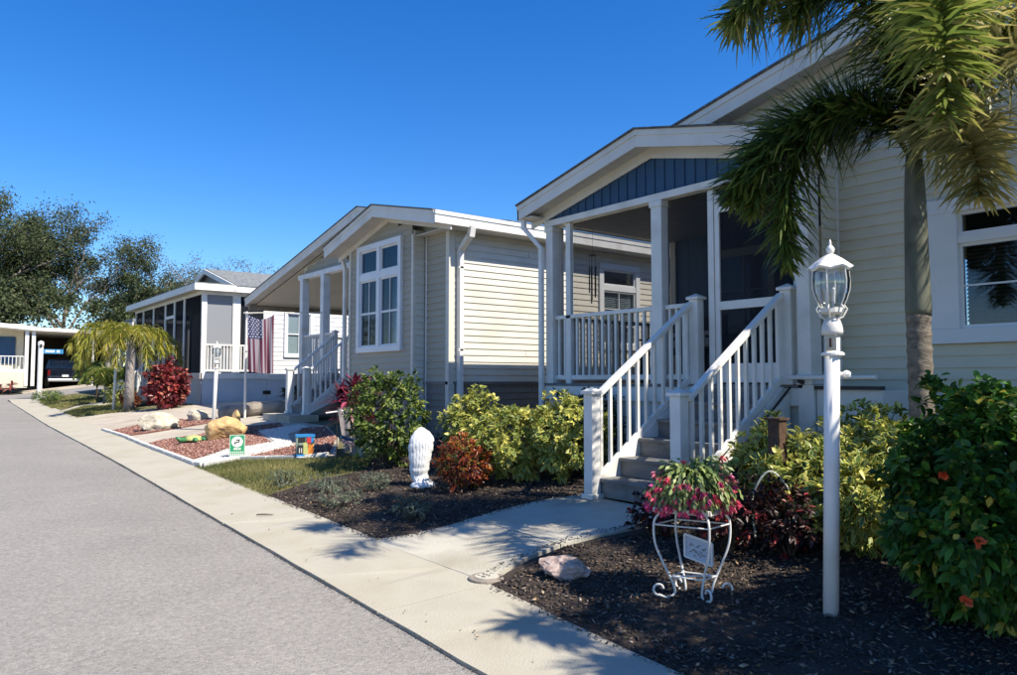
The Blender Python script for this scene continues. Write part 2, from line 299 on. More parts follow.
def patch(name, poly, off, mat, parent=None, kind='structure', res=.35, depth=.06, bumpy=0, cell=None):
    bm = bmesh.new(); vs = [bm.verts.new((x, y, 0)) for x, y in poly]; f = bm.faces.new(vs)
    if f.normal.z < 0: f.normal_flip()
    bmesh.ops.triangulate(bm, faces=bm.faces[:])
    xs = [p[0] for p in poly]; ys = [p[1] for p in poly]
    for ax, lo, hi in ((0, min(xs), max(xs)), (1, min(ys), max(ys))):
        k = math.ceil(lo/res)*res
        while k < hi:
            no = (1, 0, 0) if ax == 0 else (0, 1, 0); co = (k, 0, 0) if ax == 0 else (0, k, 0)
            bmesh.ops.bisect_plane(bm, geom=bm.verts[:]+bm.edges[:]+bm.faces[:], plane_co=co, plane_no=no, dist=1e-5); k += res
    bmesh.ops.recalc_face_normals(bm, faces=bm.faces[:])
    if sum(f.normal.z for f in bm.faces) < 0: bmesh.ops.reverse_faces(bm, faces=bm.faces[:])
    for v in bm.verts:
        v.co.z = gh(v.co.x, v.co.y)+off
        if bumpy and not v.is_boundary: v.co.z += random.uniform(-.3, 1)*bumpy
    be = [e for e in bm.edges if e.is_boundary]
    r = bmesh.ops.extrude_edge_only(bm, edges=be)
    for v in r['geom']:
        if isinstance(v, bmesh.types.BMVert): v.co.z -= depth
    if parent: bmesh.ops.translate(bm, verts=bm.verts, vec=-ORG[parent])
    me = bpy.data.meshes.new(name); bm.to_mesh(me); bm.free()
    o = link(name, me, M[mat], parent)
    if kind: o['kind'] = kind
    return o

# bulk geometry
def bulk(name, V, F, attrs, mat, parent=None, org=(0, 0, 0), kind='stuff', smooth=False):
    V = np.asarray(V, np.float32)-np.asarray(org, np.float32); F = np.asarray(F, np.int32)
    me = bpy.data.meshes.new(name); me.vertices.add(len(V)); me.vertices.foreach_set('co', V.ravel())
    me.loops.add(F.size); me.loops.foreach_set('vertex_index', F.ravel()); me.polygons.add(len(F)); k = F.shape[1]
    me.polygons.foreach_set('loop_start', np.arange(0, F.size, k, dtype=np.int32)); me.polygons.foreach_set('loop_total', np.full(len(F), k, np.int32))
    for a, val in attrs.items():
        at = me.attributes.new(a, 'FLOAT', 'POINT'); at.data.foreach_set('value', np.asarray(val, np.float32))
    me.update(calc_edges=True); me.validate()
    o = link(name, me, M[mat], parent, org if parent is None else None)
    if parent is None: o.location = org
    if kind: o['kind'] = kind
    return o
def nrm(a): return a/np.maximum(np.linalg.norm(a, axis=-1, keepdims=True), 1e-9)
FINE = [False]
def leaf_fine(P, D, N, L, W, droop, fold, tint):
    n = len(P); D = nrm(D); S = nrm(np.cross(D, N)); N = nrm(np.cross(S, D)); L = np.broadcast_to(L, n)[:, None]; W = np.broadcast_to(W, n)[:, None]; dz = np.array([[0, 0, -1.]])
    c = lambda t: P+D*L*t+dz*L*droop*t*t
    rows = [P]
    for t, w_ in ((.22, .34), (.48, .5), (.76, .33)): rows += [c(t)+S*W*w_+N*W*fold, c(t), c(t)-S*W*w_+N*W*fold]
    rows.append(c(1.0)); V = np.stack(rows, 1).reshape(-1, 3); i = np.arange(n)[:, None]*11
    T = [[0, 2, 1], [0, 3, 2]]
    for a in (1, 4): T += [[a, a+1, a+4], [a, a+4, a+3], [a+1, a+2, a+5], [a+1, a+5, a+4]]
    T += [[7, 8, 10], [8, 9, 10]]
    F = np.concatenate([i+t for t in T], 1).reshape(-1, 3)
    return V, F, np.repeat(tint if tint is not None else rng.random(n), 11), np.tile([1, 1, 0, 1, 1, 0, 1, 1, 0, 1, 1], n)
def leaf_arrays(P, D, N, L, W, droop=.15, fold=.12, tint=None):
    if FINE[0]: return leaf_fine(P, D, N, L, W, droop, fold, tint)
    n = len(P); D = nrm(D); S = nrm(np.cross(D, N)); N = nrm(np.cross(S, D)); L = np.broadcast_to(L, n)[:, None]; W = np.broadcast_to(W, n)[:, None]
    dz = np.array([[0, 0, -1.]])
    m = P+D*L*.5+dz*L*droop*.25; b = P; t = P+D*L+dz*L*droop
    l = m+S*W*.5+N*W*fold; r = m-S*W*.5+N*W*fold
    V = np.stack([b, l, m, r, t], 1).reshape(-1, 3); i = np.arange(n)[:, None]*5
    F = np.concatenate([i+[0, 2, 1], i+[0, 3, 2], i+[1, 2, 4], i+[2, 3, 4]], 1).reshape(-1, 3)
    T = np.repeat(tint if tint is not None else rng.random(n), 5); Rm = np.tile([1, 1, 0, 1, 1], n)
    return V, F, T, Rm
def leaves(name, P, D, N, L, W, mat, parent=None, org=(0, 0, 0), droop=.15, fold=.12, tint=None):
    V, F, T, Rm = leaf_arrays(P, D, N, L, W, droop, fold, tint)
    return bulk(name, V, F, {'tint': T, 'rim': Rm}, mat, parent, ORG[parent] if parent else org)
def rdir(n): return nrm(rng.normal(size=(n, 3)))
def bush(name, label, cat, x, y, rx, ry, h, tips, per, L, W, mat, group=None, droop=.2, clump=.5, base=.07, stem='stem', fold=.12, spread=.9, zc=.55, low=True, up=.35, rot=0):
    z0 = gh(x, y); t = thing(name, label, cat, (x, y, z0), group)
    d = rdir(tips); d[:, 2] = np.where(d[:, 2] < -.55, -d[:, 2], d[:, 2])
    if low: d[:, 2] = np.abs(d[:, 2])*np.where(rng.random(tips) < .5, -1, 1); d = nrm(d)
    ph = rng.random(6)*6.28
    lump = 1+.16*np.sin(5*d[:, 0]+ph[0])*np.sin(4*d[:, 1]+ph[1])+.12*np.sin(9*d[:, 2]+7*d[:, 0]+ph[2])+.1*np.sin(11*d[:, 1]+ph[3])
    rad = lump*(1-clump*rng.random(tips)**2.2); c, s = math.cos(rot), math.sin(rot)
    ox, oy = d[:, 0]*rx*rad, d[:, 1]*ry*rad
    C = np.stack([x+ox*c-oy*s, y+ox*s+oy*c, z0+h*zc+d[:, 2]*h*(1-zc)*rad*1.02], 1); C[:, 2] = np.maximum(C[:, 2], z0+base*h*rng.random(tips))
    tt = np.clip(.5+.28*rng.normal(size=tips), 0, 1)
    k = np.repeat(np.arange(tips), per); n = len(k)
    out = nrm(d[k]*np.array([1, 1, 1])+np.array([0, 0, up])); D = nrm(out*.75+rdir(n)*spread)
    P = C[k]-D*0+rng.normal(size=(n, 3))*L*.22; N = nrm(out+rdir(n)*.5+np.array([0, 0, .5]))
    leaves('foliage', P, D, N, L*rng.uniform(.6, 1.15, n), W*rng.uniform(.7, 1.15, n), mat, t, droop=droop, fold=fold, tint=np.clip(tt[k]+.22*rng.normal(size=n), 0, 1))
    mb = MB()
    for q in range(min(16, tips//20+5)):
        e = C[rng.integers(tips)]; a = rng.random()*6.28; b0 = Vector((x+.12*rx*math.cos(a), y+.12*ry*math.sin(a), z0-.02))
        mid = b0.lerp(Vector(e), .5)+Vector((0, 0, .12*h)); mb.tube([b0, mid, e], [.008+.005*h, .007, .003], 5, False)
    mb.build('stems', stem, t); return t

def spline(pts, n):
    P = [np.array(p, float) for p in pts]; P = [2*P[0]-P[1]]+P+[2*P[-1]-P[-2]]; out = []
    segs = len(P)-3
    for i in range(n):
        u = i/(n-1)*segs; k = min(int(u), segs-1); t = u-k; a, b, c, d = P[k:k+4]
        out.append(.5*((2*b)+(-a+c)*t+(2*a-5*b+4*c-d)*t*t+(-a+3*b-3*c+d)*t**3))
    return np.array(out)
def frond(pts, parent, mat, nl=150, Ll=.42, Wl=.032, plum=1.0, droop=.45, r0=.016, seed=0, tmean=.45, rnd=.12, fw=1.0, name='frond', start=.1, label=None):
    rg = np.random.default_rng(seed); S = spline(pts, 60); T = nrm(np.gradient(S, axis=0)); s = rg.uniform(start, 1, nl*2); s.sort()
    idx = s*59; i0 = np.clip(idx.astype(int), 0, 58); fr = (idx-i0)[:, None]; P = S[i0]*(1-fr)+S[i0+1]*fr; T = nrm(T[i0]*(1-fr)+T[i0+1]*fr)
    side = nrm(np.cross(T, np.array([0, 0, 1.])+T*.01)); upv = nrm(np.cross(side, T)); sg = np.where(rg.random(len(s)) < .5, -1., 1.)[:, None]
    phi = rg.normal(0, .75*plum+.08, len(s))[:, None]+.15
    fwd = ((.35+.6*s**2)*fw)[:, None]
    D = nrm(nrm(side*sg*np.cos(phi)+upv*np.sin(phi)+T*fwd)+rnd*nrm(rg.normal(size=T.shape))); L = Ll*(np.sin(np.clip(s*.86+.14, 0, 1)*math.pi)**.5*.85+.22)*rg.uniform(.6, 1.12, len(s))
    m = 4; rows = []
    Wd = nrm(np.cross(D, T)+.35*nrm(rg.normal(size=D.shape)))
    for j in range(m+1):
        q = j/m; c = P+D*(L[:, None]*q)+np.array([0, 0, -1.])*(L[:, None]*droop*q*q*rg.uniform(.6, 1.4, len(s))[:, None] if j else 0)
        wv = Wl*(.55+.9*q)*(1-q)**.5 if q > .3 else Wl*(.5+1.3*q); wv = max(wv, .002)
        rows += [c+Wd*wv/2, c-Wd*wv/2]
    V = np.stack(rows, 1).reshape(-1, 3); n = len(s); b = np.arange(n)[:, None]*(2*(m+1)); F = []
    for j in range(m): F.append(b+[2*j, 2*j+1, 2*j+3, 2*j+2])
    F = np.concatenate(F, 1).reshape(-1, 4); tv = np.clip(tmean+.2*rg.normal(size=n)+.25*(rg.random(n) < .06), 0, 1)
    tint = np.repeat(tv, 2*(m+1)).reshape(n, -1)+np.linspace(0, .22, 2*(m+1))[None]*(rg.random(n) < .5)[:, None]
    rc = MB().tube([tuple(p) for p in S[::3]], [r0*(1-.8*i/19) for i in range(len(S[::3]))], 6)
    f = rc.build(name, 'Lpalm' if mat == 'Lpalm' else mat, parent)
    if label: f['label'] = label
    bulk('leaflets', V, F, {'tint': np.clip(tint, 0, 1).ravel(), 'rim': np.zeros(len(V))}, mat, f, ORG[f]); return f

def chips(name, poly, n, mat, smin=.02, smax=.06, off=0, flat=.35, w=(.25, .5), th=.25, tintpow=1.0, parent=None):
    xs = [p[0] for p in poly]; ys = [p[1] for p in poly]; P = np.empty((0, 2))
    while len(P) < n:
        q = np.stack([rng.uniform(min(xs), max(xs), n*2), rng.uniform(min(ys), max(ys), n*2)], 1); P = np.concatenate([P, q[inpoly(q, poly)]])
    P = P[:n]; z = ghv(P[:, 0], P[:, 1])+off; L = rng.uniform(smin, smax, n)[:, None]; a = rng.random(n)*6.28
    D = nrm(np.stack([np.cos(a), np.sin(a), rng.normal(size=n)*flat], 1)); Sx = nrm(np.cross(D, nrm(np.stack([rng.normal(size=n)*.4, rng.normal(size=n)*.4, np.ones(n)], 1)))); U = np.cross(Sx, D)
    W = L*rng.uniform(*w, n)[:, None]; H = W*th; c = np.stack([P[:, 0], P[:, 1], z+rng.uniform(0, .014, n)], 1)
    V = np.stack([c-D*L/2, c-D*L*.1+Sx*W/2, c+D*L/2, c+D*L*.15-Sx*W/2, c+U*H+D*L*.1, c-U*H], 1).reshape(-1, 3)
    i = np.arange(n)[:, None]*6; F = np.concatenate([i+[0, 1, 4], i+[1, 2, 4], i+[2, 3, 4], i+[3, 0, 4], i+[1, 0, 5], i+[2, 1, 5], i+[3, 2, 5], i+[0, 3, 5]], 1).reshape(-1, 3)
    return bulk(name, V, F, {'tint': np.repeat(rng.random(n)**tintpow, 6), 'rim': np.zeros(n*6)}, mat, parent)
def blades(name, poly, n, mat, h=.05, w=.005, off=0, lean=.5):
    xs = [p[0] for p in poly]; ys = [p[1] for p in poly]; P = np.empty((0, 2))
    while len(P) < n:
        q = np.stack([rng.uniform(min(xs), max(xs), n*2), rng.uniform(min(ys), max(ys), n*2)], 1); P = np.concatenate([P, q[inpoly(q, poly)]])
    P = P[:n]; c = np.stack([P[:, 0], P[:, 1], ghv(P[:, 0], P[:, 1])+off], 1); a = rng.random(n)*6.28
    S = np.stack([np.cos(a), np.sin(a), np.zeros(n)], 1); H = (h*rng.uniform(.4, 1.2, n))[:, None]; D = nrm(np.concatenate([rng.normal(size=(n, 2))*lean, np.ones((n, 1))], 1))
    V = np.stack([c-S*w/2, c+S*w/2, c+D*H], 1).reshape(-1, 3); F = np.arange(n*3).reshape(-1, 3)
    pt = .5+.3*np.sin(P[:, 0]*3.1+P[:, 1]*1.7)*np.sin(P[:, 1]*2.3)
    return bulk(name, V, F, {'tint': np.repeat(np.clip(pt+.25*rng.normal(size=n), 0, 1), 3), 'rim': np.zeros(n*3)}, mat)

# ------------------------------------------------------------------ ground, road, paths
def gl(fine0, fine1, st, far): 
    a = np.arange(fine0, fine1+st/2, st); o = [fine1+st*1.5*1.35**k for k in range(40)]; o = [v for v in o if v < far]+[far]
    i = [fine0-(v-fine1) for v in o][::-1]; return np.concatenate([i, a, o])
gx = gl(-5, 16, .35, 1600); gy = gl(-6, 64, .5, 1600); XX, YY = np.meshgrid(gx, gy); ZZ = ghv(XX, YY)-.045
nx, ny = len(gx), len(gy); V = np.stack([XX, YY, ZZ], -1).reshape(-1, 3); ii = (np.arange(ny-1)[:, None]*nx+np.arange(nx-1)[None]).reshape(-1, 1)
bulk('ground', V, ii+np.array([[0, 1, nx+1, nx]]), {}, 'groundm', kind='structure')
def edge(tab, ys, dx=0): return [(float(np.interp(y, *tab))+dx, y) for y in ys]
ys = [-12, -6, 0, 1.5, 3.1, 4.3, 6, 7.6, 10, 13.5, 18, 22.5, 28, 34, 38.6, 41]
jig = lambda P: [(x+random.uniform(-.006, .006), y) for x, y in P]
fine = [-12+.25*i for i in range(int(53/.25)+1)]
road = patch('road', [(-4.5, -12)]+jig(edge(RE, fine, -.006))+[(3.6, 42.2), (30, 45.5), (30, 50), (-30, 47), (-30, 41.6), (-4.5, 41.6)], -.012, 'asph', res=1.0)
sw = thing('sidewalk', None, None, (2.6, 5, 0)); sw['kind'] = 'structure';
sj = [-8.6, -5.4, -2.2, .95, 4.22, 7.5, 10.9, 14.3, 17.7, 21, 24.4, 27.8, 31.2, 34.6, 38]
for a, b in zip(sj[:-1], sj[1:]):
    yy = np.linspace(a+.006, b-.006, 8); L_ = edge(RE, yy, .006); R_ = edge(EX, yy, -.01)[::-1]
    patch('slab', jig(L_)+R_, .008, 'conc', sw, kind=None, res=1.2, depth=.07)
patch('slab', [(3.14, 38.02), (3.3, 41.4), (4.1, 41.6), (4.45, 39.6), (4.1, 38.02)], .008, 'conc', sw, kind=None, res=1.2)
# dirt and fine litter caught in the road edge crack
chips('crack_debris', [(x-.03, y) for x, y in edge(RE, np.linspace(.5, 16, 30))]+[(x+.02, y) for x, y in edge(RE, np.linspace(16, .5, 30))], 2600, 'mulch', .006, .022, -.006)
# front path of the near house: slabs
pth = thing('front_path', None, None, (4, 5, .2)); pth['kind'] = 'structure'
PLa = [(3.12, 5.9), (3.4, 5.76), (3.72, 5.70), (4.03, 5.71)]; PLb = [(4.03, 5.71), (4.34, 5.72), (4.84, 5.64), (5.17, 5.46)]
PRa = [(3.14, 4.30), (3.39, 4.37), (3.65, 4.44), (4.0, 4.46)]; PRb = [(4.0, 4.46), (4.3, 4.40), (4.67, 4.28), (5.17, 4.0)]
patch('slab', PLa[:-1]+[(4.03-.006, 5.71), (4.0-.006, 4.46)]+PRa[:-1][::-1], .012, 'concp', pth, kind=None, res=.3)
patch('slab', [(4.03+.006, 5.71)]+PLb[1:]+PRb[1:][::-1]+[(4.0+.006, 4.46)], .012, 'concp', pth, kind=None, res=.3)
# mulch beds
BEDA = [(3.13, 5.95)]+PLa[1:]+PLb[1:]+[(6.2, 5.6), (7.6, 5.8), (7.6, 9.8), (6.0, 10.6), (5.3, 9.95), (4.63, 8.9), (3.95, 8.95), (3.25, 8.7)]
BEDB = [(2.98, 2.6), (3.14, 4.24), (3.39, 4.33), (3.65, 4.40), (4.0, 4.42), (4.3, 4.36), (4.67, 4.24), (5.2, 3.94), (7.2, 3.9), (7.2, -3.5), (2.35, -3.5)]
patch('mulch_bed', BEDA, 0, 'soil', bumpy=.012); patch('mulch_bed', BEDB, 0, 'soil', bumpy=.012)
vA = [p for p in BEDA if True]
chips('bark_mulch', [(3.15, 5.98), (3.9, 5.75), (5.15, 5.5), (6.4, 6), (6.4, 9.8), (5.3, 9.9), (4.6, 8.9), (3.28, 8.7)], 17000, 'mulch', .015, .06, tintpow=1.6)
chips('bark_mulch', [(3.0, 2.3), (3.17, 4.24), (4.0, 4.40), (5.1, 3.95), (6.4, 3.6), (6.6, 1.5), (4.6, .4), (2.8, 1.4)], 24000, 'mulch', .012, .06, tintpow=1.6)
chips('leaf_litter', [(3.0, 2.2), (3.15, 4.2), (5.1, 3.95), (5.6, 2.0), (4.6, .8), (2.8, 1.4)], 420, 'litter', .02, .06, .012, th=.05, w=(.3, .6))
chips('leaf_litter', [(3.2, 6.0), (5.1, 5.6), (5.8, 8.5), (3.3, 8.6)], 320, 'litter', .02, .06, .012, th=.05, w=(.3, .6))
chips('pavement_specks', [(1.9, 2.2), (3.05, 2.4), (3.15, 12), (1.6, 12)], 150, 'litter', .008, .03, .012, th=.05)
sp = [(x-.07, y) for x, y in edge(EX, np.linspace(5.95, 8.7, 10))]+[(x+.02, y) for x, y in edge(EX, np.linspace(8.7, 5.95, 10))]
chips('spilled_mulch', sp, 260, 'mulch', .01, .04, .012); sp = [(2.90, 2.4), (3.07, 4.15), (3.14, 4.15), (2.98, 2.4)]; chips('spilled_mulch', sp, 220, 'mulch', .01, .04, .012)
chips('spilled_mulch', PLa+PLb[1:]+[(x, y-.09) for x, y in (PLa+PLb[1:])[::-1]], 240, 'mulch', .01, .04, .016); chips('spilled_mulch', PRa+PRb[1:]+[(x, y+.09) for x, y in (PRa+PRb[1:])[::-1]], 260, 'mulch', .01, .04, .016)
chips('road_grit', [(x-.35, y) for x, y in edge(RE, np.linspace(.5, 20, 20))]+[(x-.02, y) for x, y in edge(RE, np.linspace(20, .5, 20))], 700, 'litter', .006, .018, -.008, th=.2)
# lawn
LAWN = [(3.25, 8.72), (3.95, 8.97), (4.63, 8.92), (5.3, 9.97), (5.2, 10.15), (4.8, 10.2), (4.4, 10.75), (3.9, 11.65), (3.36, 11.6)]
patch('lawn', LAWN, .004, 'lawn'); blades('grass', LAWN, 26000, 'grass', .055, .006, .004)
EG = [(x-.05, y) for x, y in edge(EX, np.linspace(8.6, 11.8, 12))]+[(x+.03, y) for x, y in edge(EX, np.linspace(11.8, 8.6, 12))]
blades('edge_grass', EG, 1500, 'grass', .04, .006, .01, .9)
L2 = [(3.7, 25.8), (4.4, 25.3), (5.3, 24.9), (5.2, 28.3), (4.7, 30.2), (3.75, 28.2)]
patch('lawn', L2, .004, 'lawn', res=1); blades('grass', L2, 9000, 'grass', .08, .02, .004)
L3 = [(3.8, 31.2), (4.6, 32), (5.9, 32.8), (5.8, 38), (4.9, 40.4), (3.95, 36)]
patch('lawn', L3, .004, 'lawn', res=1); blades('grass', L3, 7000, 'grass', .1, .03, .004)
patch('front_walk', [(3.75, 29.0), (4.55, 31), (6.2, 31.8), (6.4, 30.6), (5.0, 30), (3.78, 28.3)], .02, 'conc', res=1)
# house three front yard
patch('driveway', [(3.47, 12.2), (3.45, 25.2), (4.4, 25.2), (5.3, 24.8), (5.8, 23.9), (10.5, 23.9), (10.5, 18.7), (7.2, 18.6), (6.3, 15.4), (6.3, 13.8), (5.7, 12), (4.9, 10.4), (4.5, 10.8), (3.9, 11.75)], .0, 'paver', res=.8)
B1 = [(3.55, 19.4), (3.53, 17.75), (3.9, 17.65), (4.6, 17.7), (5.3, 17.8), (5.6, 18.7), (5.1, 19.8), (4.4, 20.0)]
B2 = [(3.46, 15.6), (3.43, 12.6), (4.09, 12.95), (4.845, 12.85), (5.25, 14.75), (5.8, 14.7), (6.0, 15.5), (5.2, 15.88), (4.47, 15.8), (3.77, 15.85)]
WP = [(3.38, 12.3), (3.40, 11.95), (3.89, 11.85), (4.9, 12.05), (5.40, 13.5), (6.05, 14.05), (6.05, 14.62), (5.3, 14.72), (4.9, 12.8), (4.1, 12.9)]
B3 = [(3.98, 11.75), (4.5, 10.83), (4.85, 10.6), (5.65, 12.0), (6.17, 13.6), (5.87, 14.0), (5.40, 13.1), (4.97, 12.0)]
for B, n in ((B1, 5000), (B2, 10000), (B3, 6000)):
    patch('red_rock_bed', B, .012, 'redsoil'); chips('red_rock_chips', B, n, 'redchip', .02, .055, .012, w=(.5, .9), th=.45)
patch('white_pebble_path', WP, .018, 'pebw'); chips('white_pebbles', WP, 6000, 'pebble', .015, .035, .018, w=(.6, .95), th=.5)
# white curb edging, one block at a time
CP = [(3.47, 19.9), (3.49, 17.6), (3.42, 15.6), (3.36, 12.0), (3.40, 11.78), (3.93, 11.68), (4.45, 10.78), (4.83, 10.5)]
ce = thing('garden_curb', 'white concrete block edging around the red rock beds', 'edging', (3.45, 14, gh(3.45, 14)))
for a, b in zip(CP[:-1], CP[1:]):
    L_ = math.dist(a, b); k = max(1, round(L_/.6))
    for i in range(k):
        p = [a[0]+(b[0]-a[0])*(i+.02)/k, a[1]+(b[1]-a[1])*(i+.02)/k]; q = [a[0]+(b[0]-a[0])*(i+.98)/k, a[1]+(b[1]-a[1])*(i+.98)/k]
        MB().bar((p[0], p[1], gh(*p)+.015), (q[0], q[1], gh(*q)+.015), .09, .08).build('block', 'curb', ce, bevel=.008)
# carport slab of the far house and its planting strip
patch('driveway', [(4.6, 49.5), (8, 49.5), (8, 58), (4.6, 58)], .03, 'paver', res=2)
patch('planting_strip', [(-3, 49.0), (4.4, 49.0), (4.4, 49.9), (-3, 49.9)], .02, 'soil', res=2)
# concrete meter lid set in the ground beside the path
ml = thing('meter_box', 'oval concrete utility lid sunk beside the front path', 'meter box', (3.2, 4.42, gh(3.2, 4.42)))
mb = MB(); mb.lathe((3.19, 4.33, gh(3.19, 4.33)), [(.13, -.02), (.13, .014), (.12, .019), (.0, .019)], 20); mb.build('rim', 'log', ml)
MB().lathe((3.19, 4.33, gh(3.19, 4.33)+.019), [(.085, 0), (.085, .004), (0, .004)], 20).build('lid', 'concp', ml)
tw = MB().tube([(2.72, 7.58, .1), (2.76, 7.54, .105), (2.82, 7.50, .103), (2.86, 7.49, .1)], [.006, .008, .006, .003], 5).build('twig', 'stem', at=(2.78, 7.53, .1)); tag(tw, 'short brown twig lying on the concrete walk', 'twig')

# ------------------------------------------------------------------ building parts
BOARDS = {}
def board_mesh(L, e):
    k = (round(L, 2), e)
    if k not in BOARDS:
        L = k[0]; b = .02; pr = [(0, 0), (-b, 0), (-b, .008), (-.006, e+.004), (0, e+.004)]; m = MB(); n = 5
        m.add([(0, y, z) for y, z in pr]+[(L, y, z) for y, z in pr], [tuple(range(n))[::-1], tuple(range(n, 2*n))]+[(i, (i+1) % n, n+(i+1) % n, n+i) for i in range(n)])
        m.f = [tuple(reversed(f)) for f in m.f]; BOARDS[k] = m.mesh('siding_board')
    return BOARDS[k]
def siding(parent, face, at, a0, a1, z0, z1, mat, e=.105, holes=(), top=None, name='siding_board', joints=True):
    z = z0
    while z < z1-.02:
        segs = [(a0, a1)]
        if top:
            la = [a for a in np.linspace(a0, a1, 160) if top(a) > z+e*.35]
            if not la: z += e; continue
            segs = [(min(la), max(la))]
        for (h0, h1, hz0, hz1) in holes:
            if z > hz0-.002 and z+e < hz1+.002:
                ns = []
                for s0, s1 in segs:
                    if h1 <= s0 or h0 >= s1: ns.append((s0, s1)); continue
                    if h0 > s0: ns.append((s0, h0))
                    if h1 < s1: ns.append((h1, s1))
                segs = ns
        sp_ = []
        for s0, s1 in segs:
            if s1-s0 > 4.2 and joints:
                c = s0+random.uniform(1.2, 3.6)
                while c < s1-.8: sp_.append((s0, c-.002)); s0 = c+.002; c += 3.66
            sp_.append((s0, s1))
        for s0, s1 in sp_:
            if s1-s0 < .04: continue
            key = (mat, round(s1-s0, 2), e); me = board_mesh(s1-s0, e)
            if me.materials and me.materials[0] != M[mat]:
                me = BOARDS.setdefault((key, 'c'), me.copy()); me.materials.clear()
                me.materials.append(M[mat])
            if face == '-y': inst(name, me, mat, parent, (s0, at, z))
            else: inst(name, me, mat, parent, (at, s1, z), -math.pi/2)
        z += e
def window(parent, face, at, a0, a1, z0, z1, casing=.1, cside=None, transom=None, cols=2, rows=2, blinds=True, split=False, blind_drop=1.0, inner='blind', mull=.0, label=None):
    # a window with casing, frame bars, panes, blinds and a dark room pocket; face '-x' (across y) or '-y' (across x)
    def B(mb, a, b, d0, d1, c, d):
        return mb.box(at+d0, at+d1, a, b, c, d) if face == '-x' else mb.box(a, b, at+d0, at+d1, c, d)
    cs_ = cside or casing; m = MB()
    B(m, a0, a1, -.045, .03, z0, z0+casing); B(m, a0, a1, -.045, .03, z1-casing, z1)
    B(m, a0, a0+cs_, -.042, .03, z0+casing, z1-casing); B(m, a1-cs_, a1, -.042, .03, z0+casing, z1-casing)
    w_ = m.build('window', 'frame', parent, bevel=.004, label=label)
    i0, i1, j0, j1 = a0+cs_, a1-cs_, z0+casing, z1-casing
    zones = [(j0, j1)] if not transom else [(j0, transom[0]), (transom[1], j1)]
    if transom: m = MB(); B(m, i0, i1, -.03, .03, transom[0], transom[1]); m.build('transom_bar', 'frame', w_)
    cs = [(i0, i1)]
    if mull: c = (i0+i1)/2; m = MB(); B(m, c-mull/2, c+mull/2, -.035, .03, j0, j1); m.build('mullion', 'frame', w_); cs = [(i0, c-mull/2), (c+mull/2, i1)]
    for zi, (za, zb) in enumerate(zones):
        for ca, cb in cs:
            m = MB(); f = .03
            B(m, ca, ca+f, -.01, .04, za, zb); B(m, cb-f, cb, -.01, .04, za, zb); B(m, ca+f, cb-f, -.01, .04, za, za+f); B(m, ca+f, cb-f, -.01, .04, zb-f, zb); m.build('sash', 'frame', w_)
            m = MB(); B(m, ca+f, cb-f, .012, .016, za+f, zb-f); m.build('pane', 'glass', w_)
            if zi == 0:
                m = MB()
                if split: zm = za+(zb-za)*.5; B(m, ca+f, cb-f, -.005, .035, zm-.018, zm+.018)
                for q in range(1, cols): c = ca+f+(cb-ca-2*f)*q/cols; B(m, c-.008, c+.008, -.002, .009, za+f, zb-f)
                for q in range(1, rows): c = za+f+(zb-za-2*f)*q/rows; B(m, ca+f, cb-f, -.001, .008, c-.008, c+.008)
                m.build('muntins', 'frame', w_)
                if blinds:
                    m = MB(); z = zb-.04; lo = zb-(zb-za)*blind_drop
                    while z > lo+.03:
                        if face == '-x': m.add([(at+.05, ca+f, z), (at+.05, cb-f, z), (at+.07, cb-f, z+.024), (at+.07, ca+f, z+.024)], [(0, 1, 2, 3)])
                        else: m.add([(ca+f, at+.05, z), (cb-f, at+.05, z), (cb-f, at+.07, z+.024), (ca+f, at+.07, z+.024)], [(3, 2, 1, 0)])
                        z -= .034
                    m.build('blinds', inner, w_, kind='stuff')
    m = MB(); B(m, i0-.02, i1+.02, .22, .24, j0-.02, j1+.02); m.build('dark_room', 'dark', w_)
    return w_
def railing_y(parent, x, y0, y1, zb, zt, n, name='railing', w=.06):
    m = MB(); m.box(x-w/2, x+w/2, y0, y1, zt-.05, zt); r = m.build(name, 'white', parent, bevel=.006); MB().box(x-.02, x+.02, y0, y1, zb, zb+.06).build('bottom_rail', 'white', r, bevel=.006)
    me = MB().box(-.016, .016, -.016, .016, 0, zt-.05-zb-.06).mesh('baluster')
    for i in range(n): inst('baluster', me, 'white', r, (x, y0+(y1-y0)*(i+.5)/n, zb+.06))
    return r
def railing_x(parent, y, x0, x1, zb, zt, n, name='railing', w=.06):
    m = MB(); m.box(x0, x1, y-w/2, y+w/2, zt-.05, zt); r = m.build(name, 'white', parent, bevel=.006); MB().box(x0, x1, y-.02, y+.02, zb, zb+.06).build('bottom_rail', 'white', r, bevel=.006)
    me = MB().box(-.016, .016, -.016, .016, 0, zt-.05-zb-.06).mesh('baluster')
    for i in range(n): inst('baluster', me, 'white', r, (x0+(x1-x0)*(i+.5)/n, y, zb+.06))
    return r
def newel(parent, x, y, z0, z1, w=.115):
    m = MB(); m.box(x-w/2, x+w/2, y-w/2, y+w/2, z0, z1-.05); m.box(x-w/2-.02, x+w/2+.02, y-w/2-.02, y+w/2+.02, z0+.002, z0+.05)
    p = m.build('newel_post', 'white', parent, bevel=.006)
    c = w/2+.022; t = MB(); t.box(x-c, x+c, y-c, y+c, z1-.05, z1-.02); t.add([(x-c, y-c, z1-.02), (x+c, y-c, z1-.02), (x+c, y+c, z1-.02), (x-c, y+c, z1-.02), (x, y, z1+.02)], [(0, 1, 4), (1, 2, 4), (2, 3, 4), (3, 0, 4)])
    t.build('post_cap', 'white', p, bevel=.003); return p
